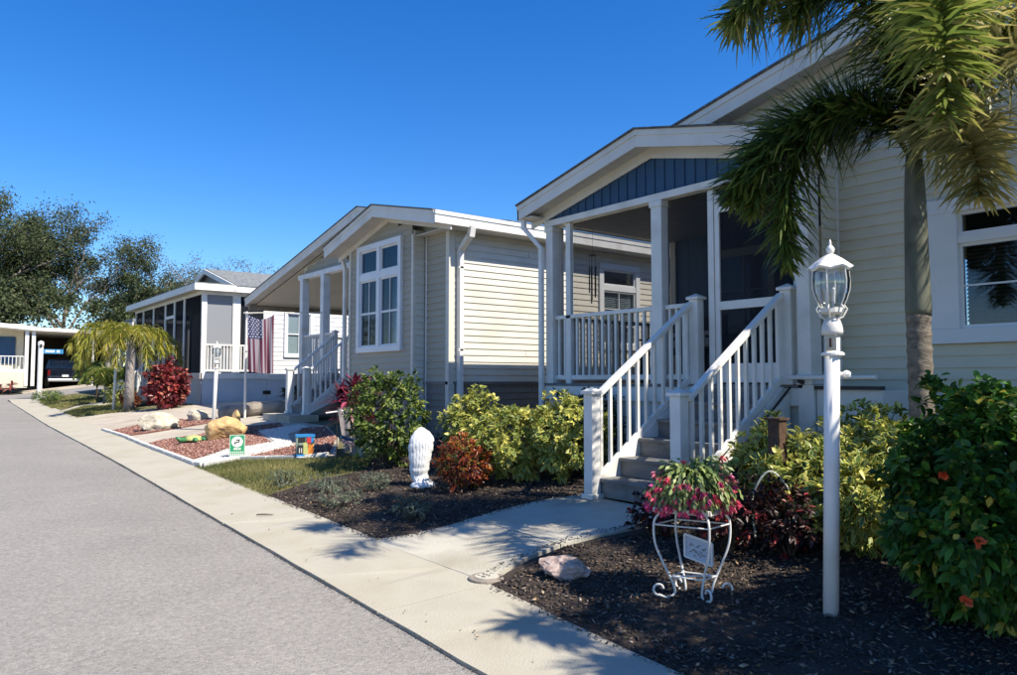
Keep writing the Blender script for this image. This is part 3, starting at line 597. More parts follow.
def stair(parent, x0, x1, y0, y1, z0, z1, n, ztop_off=.86, nb=10, newels=True, y2=None):
    # n risers climbing along +x from x0,z0 to x1,z1 between y0 and y1
    dx = (x1-x0)/(n-1) if n > 1 else .28; dz = (z1-z0)/n
    def sg_(yy): return MB().hexa([(x0-.05, yy-.02, z0), (x1, yy-.02, z1-.42), (x1, yy+.02, z1-.42), (x0-.05, yy+.02, z0)], [(x0-.05, yy-.02, z0+.16), (x1, yy-.02, z1-.02), (x1, yy+.02, z1-.02), (x0-.05, yy+.02, z0+.16)])
    st = sg_(y0).build('staircase', 'white', parent); sg_(y1).build('stringer', 'white', st)
    for i in range(n):
        X = x0+dx*i; Z = z0+dz*(i+1)
        MB().box(X, X+.02, y0+.021, y1-.021, Z-dz+(.0 if i == 0 else .002), Z-.035).build('riser', 'tread', st)
        if i < n-1:
            for k in range(2): MB().box(X-.03+.155*k, X-.03+.155*k+.15, y0+.022, y1-.022, Z-.032, Z).build('tread', 'tread', st, bevel=.005)
    return st
def stair_rail(st, xa, za, xb, zb, y, drop=.80, nb=11):
    m = MB(); m.bar((xa, y, za), (xb, y, zb), .075, .045); m.build('handrail', 'white', st, bevel=.006); MB().bar((xa, y, za-drop), (xb, y, zb-drop), .04, .07).build('bottom_rail', 'white', st, bevel=.006)
    for i in range(nb):
        t = (i+.5)/nb; x = xa+(xb-xa)*t; z = za+(zb-za)*t; MB().box(x-.016, x+.016, y-.016, y+.016, z-drop+.02, z-.01).build('baluster', 'white', st)
def rake(parent, x0, x1, ya, za, yb, zb, n, matf='trim', h=.2, name='fascia'):
    MB().slope(x0, x0+.025, ya, za, yb, zb, h).build(name, matf, parent, bevel=.004)
    MB().slope(x0-.012, x0+.0, ya, za, yb, zb, h*.33).build('drip_edge', matf, parent)
    for i in range(n):
        a, b = (i+.01)/n, (i+.99)/n
        MB().slope(x0+.026, x1, ya+(yb-ya)*a, za+(zb-za)*a-h+.05, ya+(yb-ya)*b, za+(zb-za)*b-h+.05, .014).build('soffit_panel', 'soffit', parent)

# ------------------------------------------------------------------ near house
H = thing('house', 'pale yellow near house with navy gable and screened corner porch up white stairs', 'house', (7.15, 2, .4))
def mr(y): return 5.18-.215*abs(y-2.0)
# wall backing with window opening
m = MB(); wy0, wy1, wz0, wz1 = .95, 2.90, 1.84, 3.12
m.box(7.18, 7.3, -4, wy0, .2, 3.8); m.box(7.18, 7.3, wy1, 3.93, .2, 3.8); m.box(7.18, 7.3, wy0, wy1, .2, wz0); m.box(7.18, 7.3, wy0, wy1, wz1, 3.8)
m.hexa([(7.18, -4, 3.7), (7.3, -4, 3.7), (7.3, 7.6, 3.7), (7.18, 7.6, 3.7)], [(7.18, 2, 5.0), (7.3, 2, 5.0), (7.3, 2, 5.0), (7.18, 2, 5.0)])
m.box(7.3, 18, -4, -3.9, .2, 3.8); m.box(9.16, 18, 7.5, 7.6, .3, 3.8); m.box(7.18, 9.12, 3.84, 3.94, 1.3, 3.6); m.box(9.13, 9.2, 3.9, 7.56, 1.3, 3.6)
m.build('wall', 'sid1', H)
siding(H, '-x', 7.175, -3.6, 3.90, .40, 5.1, 'sid1', holes=[(.86, 2.98, 1.77, 3.05)], top=lambda a: mr(a)-.33)
siding(H, '-x', 7.172, 3.99, 7.5, 3.9, 5.1, 'sid1', top=lambda a: mr(a)-.33)
siding(H, '-y', 3.835, 6.83, 7.10, .4, 3.6, 'sid1')
window(H, '-x', 7.15, .85, 2.99, 1.765, 3.05, .13, cside=.25, transom=(2.64, 2.71), cols=3, rows=2, blinds=True, inner='stem')
MB().box(7.10, 7.172, 3.83, 3.94, .35, 4.4).build('corner_board', 'white', H, bevel=.005)
# main roof and rake
for ya, yb, n in ((8.0, 2.0, 20), (-4.4, 2.0, 12)):
    za, zb = mr(ya), mr(yb); rake(H, 6.87, 7.17, ya, za, yb, zb, n)
    MB().slope(6.84, 18.3, ya, za+.03, yb, zb+.03, .028).build('roof', 'shingle', H)
    MB().slope(7.14, 7.16, ya, za-.16, yb, zb-.16, .14).build('frieze_board', 'trim', H)
MB().box(9.5, 18.3, 7.97, 8.0, 3.7, 3.885).build('fascia', 'trim', H)
# porch roof
rd, eL, eR = (5.83, 4.32), (8.0, 3.82), (3.66, 3.82)
for e_, n in ((eL, 11), (eR, 11)):
    rake(H, 6.40, 6.68, e_[0], e_[1], rd[0], rd[1], n); MB().slope(6.365, 7.6, e_[0], e_[1]+.022, rd[0], rd[1]+.022, .02).build('roof', 'shingle', H)
    MB().slope(6.655, 6.675, e_[0], e_[1]-.155, rd[0], rd[1]-.155, .13).build('frieze_board', 'trim', H)
m = MB(); m.slope(7.6, 9.4, 8.0, 3.80, 5.83, 4.28, .05); m.build('roof', 'shingle', H)
m = MB(); m.box(6.40, 9.4, 7.97, 8.0, 3.63, 3.82); m.build('fascia', 'trim', H)
MB().box(6.43, 9.4, 7.72, 7.97, 3.64, 3.655).build('soffit_panel', 'soffit', H)
# gable boards: navy board and batten, each board and batten its own piece
y = 3.92
k = 0
while y < 7.66:
    y2 = min(y+.145, 7.66); t0 = rd[1]-.2304*abs(y-5.83)-.28; t1 = rd[1]-.2304*abs(y2-5.83)-.28
    if min(t0, t1) > 3.60:
        MB().hexa([(6.69, y, 3.59), (6.71, y, 3.59), (6.71, y2-.003, 3.59), (6.69, y2-.003, 3.59)], [(6.69, y, t0), (6.71, y, t0), (6.71, y2-.003, t1), (6.69, y2-.003, t1)]).build('gable_board', 'navy', H)
        MB().box(6.678, 6.6895, y-.016, y+.016, 3.59, t0+.01).build('batten', 'navy', H)
    y = y2
MB().box(6.64, 6.76, 3.85, 7.71, 3.515, 3.598).build('beam', 'white', H, bevel=.005)
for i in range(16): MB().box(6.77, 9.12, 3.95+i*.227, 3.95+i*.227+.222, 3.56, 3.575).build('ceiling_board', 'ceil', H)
# porch floor, rim and skirt
for i in range(17): MB().box(6.62, 9.12, 3.94+i*.221, 3.94+i*.221+.216, 1.37, 1.40).build('deck_board', 'deck', H)
MB().box(6.63, 6.68, 3.88, 7.70, 1.20, 1.368).build('rim_board', 'white', H)
MB().box(6.68, 9.1, 7.66, 7.70, 1.20, 1.368).build('rim_board', 'white', H)
for i in range(7):
    a = 5.30+i*.342; MB().box(6.70, 6.72, a, a+.336, .25, 1.198).build('skirt_panel', 'trim', H)
for i in range(3): MB().box(6.70, 6.72, 3.90+i*.41, 3.90+i*.41+.404, .25, 1.198).build('skirt_panel', 'trim', H)
# columns
for (ya, yb, x0, x1) in ((7.555, 7.69, 6.65, 6.78), (5.665, 5.82, 6.64, 6.79), (3.85, 3.985, 6.62, 6.82)):
    cb = MB().box(x0, x1, ya, yb, 1.40, 3.514); cb.box(x0-.015, x1+.015, ya-.015, yb+.015, 1.402, 1.50); cb.box(x0-.015, x1+.015, ya-.015, yb+.015, 3.44, 3.512); cb.build('column', 'white', H, bevel=.006)
MB().box(6.62, 6.82, 3.83, 3.985, .3, 1.398).build('corner_board', 'white', H)
MB().box(6.69, 6.75, 7.25, 7.34, 1.40, 3.514).build('screen_post', 'white', H, bevel=.004)
MB().box(6.69, 6.75, 4.985, 5.06, 1.40, 3.514).build('screen_post', 'white', H, bevel=.004)
MB().box(6.82, 6.88, 7.58, 7.66, 1.40, 3.514).build('screen_post', 'white', H, bevel=.004)
railing_y(H, 6.72, 5.83, 7.55, 1.45, 2.30, 15); railing_y(H, 6.72, 5.27, 5.66, 1.45, 2.30, 4)
railing_x(H, 7.62, 6.80, 9.05, 1.45, 2.30, 18)
for a, b in ((5.82, 7.25), (5.06, 5.66)): MB().box(6.752, 6.754, a, b, 1.42, 3.51).build('insect_screen', 'screen', H)
# screen door
sd = MB(); sd.box(6.70, 6.74, 3.99, 4.06, 1.42, 3.44); sd.box(6.70, 6.74, 4.92, 4.98, 1.42, 3.44)
sd.box(6.70, 6.74, 4.06, 4.92, 3.24, 3.30); sd.box(6.70, 6.74, 4.06, 4.92, 2.19, 2.28); sd.box(6.70, 6.74, 4.06, 4.92, 1.42, 1.62)
sdo = sd.build('screen_door', 'white', H, bevel=.004)
MB().box(6.722, 6.726, 4.06, 4.92, 2.28, 3.24).build('screen_mesh', 'screend', sdo); MB().box(6.722, 6.726, 4.06, 4.92, 1.62, 2.19).build('screen_mesh', 'screend', sdo); MB().box(6.722, 6.726, 4.06, 4.92, 3.30, 3.44).build('screen_mesh', 'screend', sdo)
hd = MB().tube([(6.69, 4.88, 2.34), (6.665, 4.86, 2.34), (6.665, 4.80, 2.34)], .009, 6); hd.build('door_handle', 'black', sdo)
# porch back wall in navy boards and entry door
for i in range(23): MB().box(9.10, 9.12, 3.98+i*.155, 3.98+i*.155+.151, 1.40, 3.56).build('wall_board', 'navy', H)
MB().box(9.06, 9.10, 7.46, 7.56, 1.40, 3.56).build('corner_board', 'trim', H)
window(H, '-x', 9.06, 5.75, 6.75, 2.1, 3.3, .08, cols=2, rows=2, blinds=False)
dr = MB().box(9.05, 9.095, 4.25, 5.15, 1.41, 3.42).build('entry_door', 'trim', H, bevel=.004); MB().box(9.043, 9.049, 4.38, 5.02, 2.2, 3.3).build('pane', 'glass', dr); MB().box(9.0495, 9.052, 4.38, 5.02, 2.2, 3.3).build('dark_room', 'dark', dr); MB().tube([(9.04, 5.07, 2.35), (9.0, 5.07, 2.35), (9.0, 5.0, 2.35)], .012, 6).build('door_handle', 'black', dr)
# stairs
st = stair(H, 5.20, 6.60, 4.15, 5.24, .33, 1.40, 6)
newel(st, 5.13, 5.26, .31, 1.36); newel(st, 5.13, 4.20, .31, 1.36); newel(st, 6.66, 5.20, 1.40, 2.37); newel(st, 6.66, 4.10, 1.40, 2.37)
stair_rail(st, 5.17, 1.28, 6.62, 2.28, 5.25); stair_rail(st, 5.17, 1.28, 6.62, 2.28, 4.15)
MB().hexa([(5.15, 4.075, .3), (6.62, 4.075, .3), (6.62, 4.09, .3), (5.15, 4.09, .3)], [(5.15, 4.075, .34), (6.62, 4.075, 1.33), (6.62, 4.09, 1.33), (5.15, 4.09, .34)]).build('stair_skirt', 'trim', st)
MB().bar((5.2, 4.07, .40), (6.62, 4.07, 1.375), .012, .018).build('skirt_edge', 'black', st)
# pipe rail with clamps across the right hand skirt
pr = MB().tube([(6.55, 4.05, 1.47), (6.55, 3.2, 1.47)], .02, 8).build('pipe_rail', 'white', H)
for yy in (3.93, 3.66): MB().tube([(6.54, yy, 1.44), (6.63, yy, 1.42)], .022, 10).build('clamp', 'black', pr)
MB().box(6.62, 6.70, 3.2, 3.82, 1.36, 1.392).build('ledge', 'black', H)
MB().box(6.66, 6.70, 3.2, 3.82, .3, 1.355).build('skirt_panel', 'trim', H)
MB().box(6.70, 7.15, 3.2, 3.22, .3, 1.355).build('skirt_panel', 'trim', H)
# corner downspout with its elbow from the eave
ds = MB(); ds.bar((6.46, 7.93, 3.66), (6.46, 7.93, 3.50), .07, .05); ds.bar((6.46, 7.93, 3.52), (6.585, 7.71, 3.22), .07, .05); ds.bar((6.585, 7.71, 3.24), (6.585, 7.71, .5), .07, .05); ds.build('downspout', 'white', H, bevel=.006)

# porch contents
wc = thing('wind_chime', 'black tube wind chime hanging under the near porch ceiling', 'wind chime', (7.15, 7.3, 3.1))
MB().tube([(7.15, 7.3, 3.56), (7.15, 7.3, 3.14)], .003, 4).build('cord', 'black', wc); MB().lathe((7.15, 7.3, 3.12), [(.05, 0), (.05, .02), (.01, .03)], 12).build('disc', 'black', wc)
for i, (l, a) in enumerate(((.42, 0), (.5, 1.2), (.36, 2.5), (.46, 3.7), (.4, 5))):
    x, y = 7.15+.045*math.cos(a), 7.3+.045*math.sin(a); MB().tube([(x, y, 3.12), (x, y, 2.98)], .002, 4).tube([(x, y, 2.98), (x, y, 2.98-l)], .009, 6).build('tube', 'black', wc)
def chair(x, y, z, lab):
    t = thing('patio_chair', lab, 'chair', (x, y, z)); 
    MB().box(x-.25, x+.25, y-.25, y+.25, z+.4, z+.45).build('seat', 'black', t, bevel=.01)
    b = MB().box(x+.2, x+.25, y-.25, y+.25, z+.46, z+.92).build('backrest', 'black', t, bevel=.01)
    for i in (-1, 1):
        for j in (-1, 1): MB().bar((x+.22*i, y+.22*j, z), (x+.22*i, y+.22*j, z+.4), .03).build('leg', 'black', t)
        MB().bar((x-.22, y+.24*i, z+.62), (x+.22, y+.24*i, z+.62), .04, .03).build('armrest', 'black', t)
    MB().box(x+.15, x+.198, y-.15, y+.1, z+.5, z+.72).build('cushion', 'white', t, bevel=.02)
chair(8.3, 6.4, 1.4, 'black patio chair with a white cushion on the near porch, beside the mid column')
chair(8.4, 7.15, 1.4, 'black patio chair at the far end of the near porch, under the wind chime')

# ------------------------------------------------------------------ second house
H2 = thing('house', 'beige middle house with tall transom window and a long gable roof', 'house', (6.5, 13, .6))
m = MB()
m.box(6.33, 6.52, 10.6, 11.0, .5, 3.9); m.box(6.33, 6.52, 12.46, 12.86, .5, 3.9); m.box(6.33, 6.52, 11.0, 12.46, .5, 2.0); m.box(6.33, 6.52, 11.0, 12.46, 3.78, 3.9)
m.box(6.53, 6.6, 9.86, 13.4, .5, 1.9); m.box(6.53, 6.6, 9.86, 10.9, 1.9, 3.85); m.box(6.53, 6.6, 12.55, 13.4, 1.9, 3.85); m.hexa([(6.53, 9.8, 3.84), (6.6, 9.8, 3.84), (6.6, 13.35, 3.8), (6.53, 13.35, 3.8)], [(6.53, 11.45, 4.3), (6.6, 11.45, 4.3), (6.6, 11.5, 4.3), (6.53, 11.5, 4.3)])
m.hexa([(6.33, 10.6, 3.88), (6.5, 10.6, 3.88), (6.5, 12.86, 3.88), (6.33, 12.86, 3.88)], [(6.33, 10.95, 4.02), (6.5, 10.95, 4.02), (6.5, 12.2, 4.1), (6.33, 12.2, 4.1)])
m.box(6.6, 9.86, 9.86, 9.95, .5, 3.84); m.box(10.75, 19, 9.86, 9.95, .5, 3.84); m.box(9.86, 10.75, 9.86, 9.95, .5, 2.1); m.box(9.86, 10.75, 9.86, 9.95, 3.5, 3.84)
m.box(9.2, 9.3, 13.4, 17.4, 1.6, 4.3); m.box(9.3, 19, 17.3, 17.4, .6, 4.5); m.box(6.6, 9.2, 13.3, 13.4, .6, 4.1)
m.hexa([(7.8, 13.4, 4.12), (7.86, 13.4, 4.12), (7.86, 18.6, 4.12), (7.8, 18.6, 4.12)], [(7.8, 13.4, 4.8), (7.86, 13.4, 4.8), (7.86, 18.6, 4.35), (7.8, 18.6, 4.35)])
m.build('wall', 'sid2', H2)
siding(H2, '-x', 6.325, 10.64, 12.83, 1.42, 4.15, 'sid2shade', holes=[(10.93, 12.53, 1.93, 3.86)], top=lambda a: 4.42-.225*abs(a-11.45)-.26)
siding(H2, '-x', 6.325, 10.64, 12.83, .5, 1.38, 'sid2d')
siding(H2, '-x', 6.525, 9.92, 10.56, 1.42, 3.8, 'sid2shade'); siding(H2, '-x', 6.525, 9.92, 10.56, .5, 1.38, 'sid2d'); siding(H2, '-x', 6.525, 12.92, 13.36, .5, 3.8, 'sid2shade')
siding(H2, '-y', 10.595, 6.345, 6.52, .5, 3.8, 'sid2')
siding(H2, '-y', 9.855, 6.60, 19, 1.42, 3.84, 'sid2', holes=[(9.78, 10.86, 2.0, 3.6)]); siding(H2, '-y', 9.855, 6.60, 19, .5, 1.38, 'sid2d')
siding(H2, '-x', 7.79, 13.4, 18.5, 4.14, 4.9, 'sid2shade', top=lambda a: 5.25-(.199*abs(a-15) if a > 15 else .227*(15-a))-.3)
for b in (((6.29, 6.32, 10.58, 12.88, 1.375, 1.42), 'trim_band'), ((6.49, 6.52, 9.84, 10.56, 1.375, 1.42), 'trim_band'), ((6.58, 19, 9.82, 9.85, 1.375, 1.42), 'trim_band')): MB().box(*b[0]).build(b[1], 'sid2d', H2)
for b in ((6.29, 6.35, 10.57, 10.635), (6.49, 6.60, 9.82, 9.915), (6.29, 6.35, 12.835, 12.9)): MB().box(b[0], b[1], b[2], b[3], .5, 3.83).build('corner_board', 'sid2', H2, bevel=.004)
window(H2, '-x', 6.30, 10.93, 12.53, 1.93, 3.86, .1, transom=(3.22, 3.34), cols=2, rows=2, split=True, mull=.11)
window(H2, '-y', 9.84, 9.78, 10.86, 2.0, 3.6, .11, transom=(3.1, 3.2), cols=2, rows=3)
# front gable roof
def gr(y): return 4.42-(.222*(11.45-y) if y < 11.45 else .243*(y-11.45))
for yb, n in ((9.49, 8), (13.38, 8)):
    rake(H2, 6.0, 6.32, yb, gr(yb), 11.45, 4.42, n); MB().slope(5.97, 8.6, yb, gr(yb)+.022, 11.45, 4.442, .02).build('roof', 'shingle', H2)
    MB().slope(6.30, 6.318, yb, gr(yb)-.155, 11.45, 4.265, .1).build('frieze_board', 'trim', H2)
MB().box(6.45, 7.75, 13.35, 13.375, 3.76, 3.945).build('fascia', 'trim', H2)
MB().box(6.33, 6.52, 9.6, 10.56, 3.79, 3.805).build('soffit_panel', 'soffit', H2)
MB().box(6.0, 19.3, 9.462, 9.488, 3.80, 3.985).build('fascia', 'white', H2, bevel=.004); MB().box(6.0, 19.3, 9.448, 9.461, 3.93, 3.99).build('drip_edge', 'white', H2)
for i in range(30): MB().box(6.34+i*.42, 6.34+i*.42+.414, 9.489, 9.85, 3.805, 3.82).build('soffit_panel', 'soffit', H2)
# big gable roof
def br(y): return 5.25-(.199*(y-15) if y > 15 else .227*(15-y))
for yb, n in ((9.5, 14), (22.2, 18)):
    rake(H2, 7.5, 7.79, yb, br(yb), 15, 5.25, n); MB().slope(7.47, 19.3, yb, br(yb)+.022, 15, 5.272, .02).build('roof', 'shingle', H2)
MB().slope(7.8, 19, 22.1, br(22.1)-.18, 15.0, br(15.0)-.18, .02).build('carport_ceiling', 'cport', H2)
MB().box(7.5, 19.3, 22.17, 22.2, 3.60, 3.82).build('fascia', 'trim', H2); MB().box(7.6, 19.3, 22.06, 22.165, 3.5, 3.62).build('eave_shade_band', 'log', H2)  # dark band under the eave stands for the fascia's shaded inner side
MB().box(7.64, 7.8, 13.4, 18.6, 4.0, 4.12).build('beam', 'white', H2, bevel=.005)
for yy in (18.33, 17.08, 13.55): MB().box(7.62, 7.80, yy-.09, yy+.09, 1.6, 3.998).build('column', 'white', H2, bevel=.006)
MB().box(7.6, 9.2, 13.4, 18.6, 1.52, 1.6).build('porch_floor', 'deck', H2); MB().box(7.58, 7.62, 13.4, 18.6, .6, 1.58).build('skirt_panel', 'sid2d', H2); MB().box(7.6, 9.2, 18.58, 18.62, .6, 1.58).build('skirt_panel', 'sid2d', H2)
railing_y(H2, 7.70, 16.55, 18.25, 1.68, 2.57, 14); railing_x(H2, 18.5, 7.75, 9.2, 1.68, 2.57, 10)
ds = MB(); ds.bar((6.44, 13.5, 3.80), (6.5, 13.5, 3.62), .08, .06); ds.bar((6.5, 13.5, 3.63), (6.5, 13.5, .6), .08, .06); ds.build('downspout', 'white', H2, bevel=.006)
ds = MB(); ds.bar((6.68, 9.46, 3.83), (6.68, 9.5, 3.66), .1, .08); ds.bar((6.68, 9.5, 3.70), (6.68, 9.78, 3.48), .1, .08); ds.bar((6.68, 9.785, 3.52), (6.68, 9.785, .55), .1, .075); ds.build('downspout', 'white', H2, bevel=.008)
for z in (3.2, 1.9): MB().box(6.62, 6.74, 9.735, 9.745, z, z+.03).build('strap', 'white', H2)
MB().tube([(6.50, 10.50, 3.8), (6.50, 10.50, .6)], .013, 8).build('conduit', 'white', H2)
st2 = stair(H2, 6.62, 7.62, 15.40, 16.42, .70, 1.60, 5)
MB().box(6.1, 6.75, 15.2, 16.7, .5, .70).build('landing', 'concp', st2)
for yy in (15.45, 16.38): newel(st2, 6.56, yy, .70, 1.72); stair_rail(st2, 6.6, 1.62, 7.66, 2.5, yy, .8, 9); newel(st2, 7.66, yy, 1.6, 2.6, .09)

# ------------------------------------------------------------------ third house
H3 = thing('house', 'white house with dark screened porch and grey shingle roof behind the flag', 'house', (7, 27, .7))
m = MB(); m.box(8.95, 17, 24.05, 24.15, .7, 4.2); m.box(8.95, 9.05, 24.1, 33, 1.6, 4.2); m.box(8.9, 17, 33, 33.1, .7, 4.2); m.build('wall', 'sid3', H3)
siding(H3, '-y', 24.04, 8.95, 16.9, 1.62, 4.2, 'sid3', e=.15, holes=[(9.42, 10.42, 2.18, 3.72)])
for i in range(5): MB().box(6.86+i*2.02, 6.86+i*2.02+2.01, 24.02, 24.04, .5, 1.48).build('skirt_panel', 'skirt3', H3)
for i in range(5): MB().box(6.83, 6.85, 24.05+i*1.8, 24.05+i*1.8+1.79, .5, 1.48).build('skirt_panel', 'skirt3', H3)
MB().box(8.75, 9.0, 24.0, 24.018, .98, 1.1).build('foundation_vent', 'black', H3)
MB().box(6.80, 8.93, 23.97, 24.04, 1.48, 1.66).build('rim_board', 'white', H3); MB().box(8.93, 16.9, 23.99, 24.035, 1.45, 1.62).build('rim_board', 'sid3', H3); MB().box(6.78, 6.84, 23.97, 33, 1.48, 1.66).build('rim_board', 'white', H3)
MB().box(6.85, 8.95, 24.05, 33, 1.6, 1.65).build('porch_floor', 'deck', H3); MB().box(6.85, 8.95, 24.05, 33, 4.14, 4.16).build('porch_ceiling', 'sid3', H3)
for x0, x1 in ((6.80, 6.95), (7.74, 7.98), (8.72, 8.93)): MB().box(x0, x1, 23.98, 24.06, 1.66, 4.12).build('column', 'white', H3)
for y0 in (25.9, 27.1, 28.3, 30.0, 31.6, 32.85): MB().box(6.79, 6.86, y0, y0+.12, 1.66, 4.12).build('column', 'white', H3)
MB().box(6.78, 8.93, 23.97, 24.06, 4.08, 4.18).build('beam', 'white', H3); MB().box(6.78, 6.86, 24.07, 33, 4.08, 4.18).build('beam', 'white', H3)
MB().box(6.80, 6.85, 27.22, 28.3, 3.55, 3.65).build('door_head', 'white', H3)
for x0, x1 in ((6.95, 7.74), (7.98, 8.72)):
    MB().box(x0, x1, 24.03, 24.034, 1.66, 4.08).build('insect_screen', 'screenl' if x0 < 7 else 'screend', H3); railing_x(H3, 24.0, x0, x1, 1.70, 2.55, 8, w=.04)
MB().box(6.83, 6.834, 24.1, 33, 1.66, 4.08).build('insect_screen', 'screend', H3)
window(H3, '-y', 24.01, 9.42, 10.42, 2.18, 3.72, .1, cols=2, rows=2, split=True, inner='curtain')
MB().box(6.53, 9.3, 23.70, 23.74, 4.18, 4.38).build('fascia', 'white', H3); MB().box(9.3, 17, 23.70, 23.74, 4.2, 4.36).build('fascia', 'white', H3)
MB().box(6.50, 6.53, 23.70, 33.3, 4.18, 4.38).build('fascia', 'white', H3); MB().box(6.53, 17, 23.74, 33.3, 4.175, 4.19).build('soffit_panel', 'soffit', H3)
MB().box(6.50, 7.9, 23.7, 33.3, 4.385, 4.41).build('roof', 'shingle3', H3)
h3r = lambda y: 5.28-.27*abs(y-27)
for yb in (23.68, 30.4):
    MB().slope(7.75, 17, yb, h3r(yb)+.02, 27, 5.30, .03).build('roof', 'shingle3', H3); MB().slope(7.68, 7.74, yb, h3r(yb)+.0, 27, 5.28, .16).build('fascia', 'trim', H3)
m = MB(); m.hexa([(7.9, 23.9, 4.3), (8, 23.9, 4.3), (8, 30, 4.3), (7.9, 30, 4.3)], [(7.9, 26.9, 5.15), (8, 26.9, 5.15), (8, 27.1, 5.15), (7.9, 27.1, 5.15)]); m.build('gable_wall', 'sid2d', H3)
st3 = stair(H3, 5.75, 6.80, 26.9, 28.1, .7, 1.62, 5)
for yy in (26.95, 28.05): newel(st3, 5.7, yy, .66, 1.75); stair_rail(st3, 5.74, 1.65, 6.78, 2.55, yy, .8, 7)
# neighbouring porch seen past the drooping palm
H5 = thing('house', 'white house corner with slim porch posts half hidden by the drooping palm', 'house', (7.6, 37, 1))
MB().box(9.4, 16, 35.2, 41, .8, 3.9).build('wall', 'sid3', H5); MB().box(7.4, 9.4, 35.2, 41, 1.3, 1.45).build('porch_floor', 'white', H5); MB().box(7.45, 7.5, 35.2, 41, .8, 1.3).build('skirt_panel', 'sid3', H5); MB().box(7.1, 16.2, 35, 41.3, 3.9, 4.05).build('roof', 'shingle3', H5); MB().box(7.1, 7.15, 35, 41.3, 3.75, 3.9).build('fascia', 'white', H5)
for yy in (35.4, 37.3, 39.2, 40.9): MB().box(7.45, 7.6, yy-.07, yy+.07, 1.45, 3.78).build('column', 'white', H5)
railing_y(H5, 7.5, 35.5, 37.2, 1.5, 2.35, 9); railing_y(H5, 7.5, 39.3, 40.8, 1.5, 2.35, 8)

# ------------------------------------------------------------------ far house with carport
H4 = thing('house', 'far cream house with an open carport at the end of the street', 'house', (3, 51, 1.1))
m = MB(); m.box(-4, 4.8, 51.6, 51.7, 1.0, 4.4); m.box(4.75, 4.85, 51.6, 58, 1.0, 4.4); m.build('wall', 'sid4', H4); MB().box(4.86, 9.6, 57.5, 57.6, 1.0, 4.2).build('carport_shade_wall', 'stem', H4); MB().box(9.6, 9.7, 51.5, 57.6, 1.0, 4.2).build('carport_shade_wall', 'stem', H4); MB().box(4.86, 4.9, 51.7, 57.5, 1.0, 4.2).build('carport_shade_wall', 'stem', H4)  # carport walls coloured dark as shade; right-hand wall added to block the sun
siding(H4, '-y', 51.59, -4, 4.75, 1.95, 4.6, 'sid4', e=.18, holes=[(2.0, 4.4, 2.2, 3.95)])
MB().box(-4, 4.85, 50.2, 50.3, 1.0, 1.9).build('skirt_panel', 'sid4', H4); MB().box(-4, 4.85, 50.2, 51.6, 1.9, 1.96).build('porch_floor', 'white', H4)
railing_x(H4, 50.25, -3.8, 4.75, 1.98, 2.78, 48, w=.07)
for xx in (-3.9, .4, 4.78, 5.1): MB().box(xx-.09, xx+.09, 50.15, 50.33, 1.1, 4.35).build('column', 'white', H4)
MB().hexa([(-5, 49.9, 5.0), (-5, 52, 5.0), (5.15, 52, 4.22), (5.15, 49.9, 4.22)], [(-5, 49.9, 5.25), (-5, 52, 5.25), (5.15, 52, 4.45), (5.15, 49.9, 4.45)]).build('fascia', 'white', H4)
MB().hexa([(5.15, 49.9, 4.22), (5.15, 58, 4.22), (9.8, 58, 4.12), (9.8, 49.9, 4.12)], [(5.15, 49.9, 4.42), (5.15, 58, 4.42), (9.8, 58, 4.3), (9.8, 49.9, 4.3)]).build('carport_roof', 'white', H4)
MB().hexa([(-5, 52, 5.0), (-5, 58, 4.4), (5.15, 58, 4.2), (5.15, 52, 4.2)], [(-5, 52, 5.2), (-5, 58, 4.6), (5.15, 58, 4.4), (5.15, 52, 4.4)]).build('roof', 'shingle', H4)
MB().box(8.05, 8.15, 50.2, 50.3, 1.1, 4.15).build('column', 'white', H4)
window(H4, '-y', 51.55, 2.0, 3.3, 2.4, 3.9, .12, cols=2, rows=2)
sh_ = MB().box(3.45, 4.35, 51.50, 51.56, 2.35, 3.9); sh_.build('shutter', 'navy', H4, bevel=.01)
# pickup truck in the carport, tail towards the street
tz = gh(6.1, 52)+.03
T = thing('parked_truck', 'dark pickup truck parked tail out in the far carport', 'truck', (6.2, 54, tz))
def shell(prof, x0, x1, inset=0):   # profile in y,z extruded across x with a narrower top
    b = MB(); n = len(prof); zm = max(z for y, z in prof)
    L_ = [(x0+inset*max(0, z-1.05)/(zm-1.0) if zm > 1.3 else x0, y, tz+z) for y, z in prof]; R_ = [(x1-inset*max(0, z-1.05)/(zm-1.0) if zm > 1.3 else x1, y, tz+z) for y, z in prof]
    b.add(L_+R_, [tuple(range(n)), tuple(range(2*n-1, n-1, -1))]+[(i, n+i, n+(i+1) % n, (i+1) % n) for i in range(n)]); return b
body = shell([(52.0, .55), (52.0, 1.15), (53.5, 1.15), (53.55, 1.75), (53.9, 1.85), (55.0, 1.85), (55.7, 1.2), (57.2, 1.1), (57.3, .55)], 5.25, 7.15, .25); body.build('body', 'truck', T, bevel=.05)
MB().box(5.35, 7.05, 51.97, 51.998, .66+tz, 1.10+tz).build('tailgate', 'truck', T, bevel=.01); MB().box(5.3, 7.1, 51.85, 51.99, .42+tz, .58+tz).build('bumper', 'chrome', T, bevel=.03)
for x in (5.29, 6.97): MB().box(x, x+.14, 51.96, 52.02, .78+tz, 1.1+tz).build('tail_light', 'tailred', T)
MB().box(5.6, 6.8, 53.5, 53.52, 1.3+tz, 1.7+tz).build('rear_window', 'glass', T); MB().box(6.03, 6.37, 51.93, 51.96, .7+tz, .84+tz).build('number_plate', 'white', T)
for x in (5.25, 6.93):
    for yy in (52.9, 56.3): MB().tube([(x, yy, tz+.36), (x+.22, yy, tz+.36)], .36, 18).build('wheel', 'rubber', T)

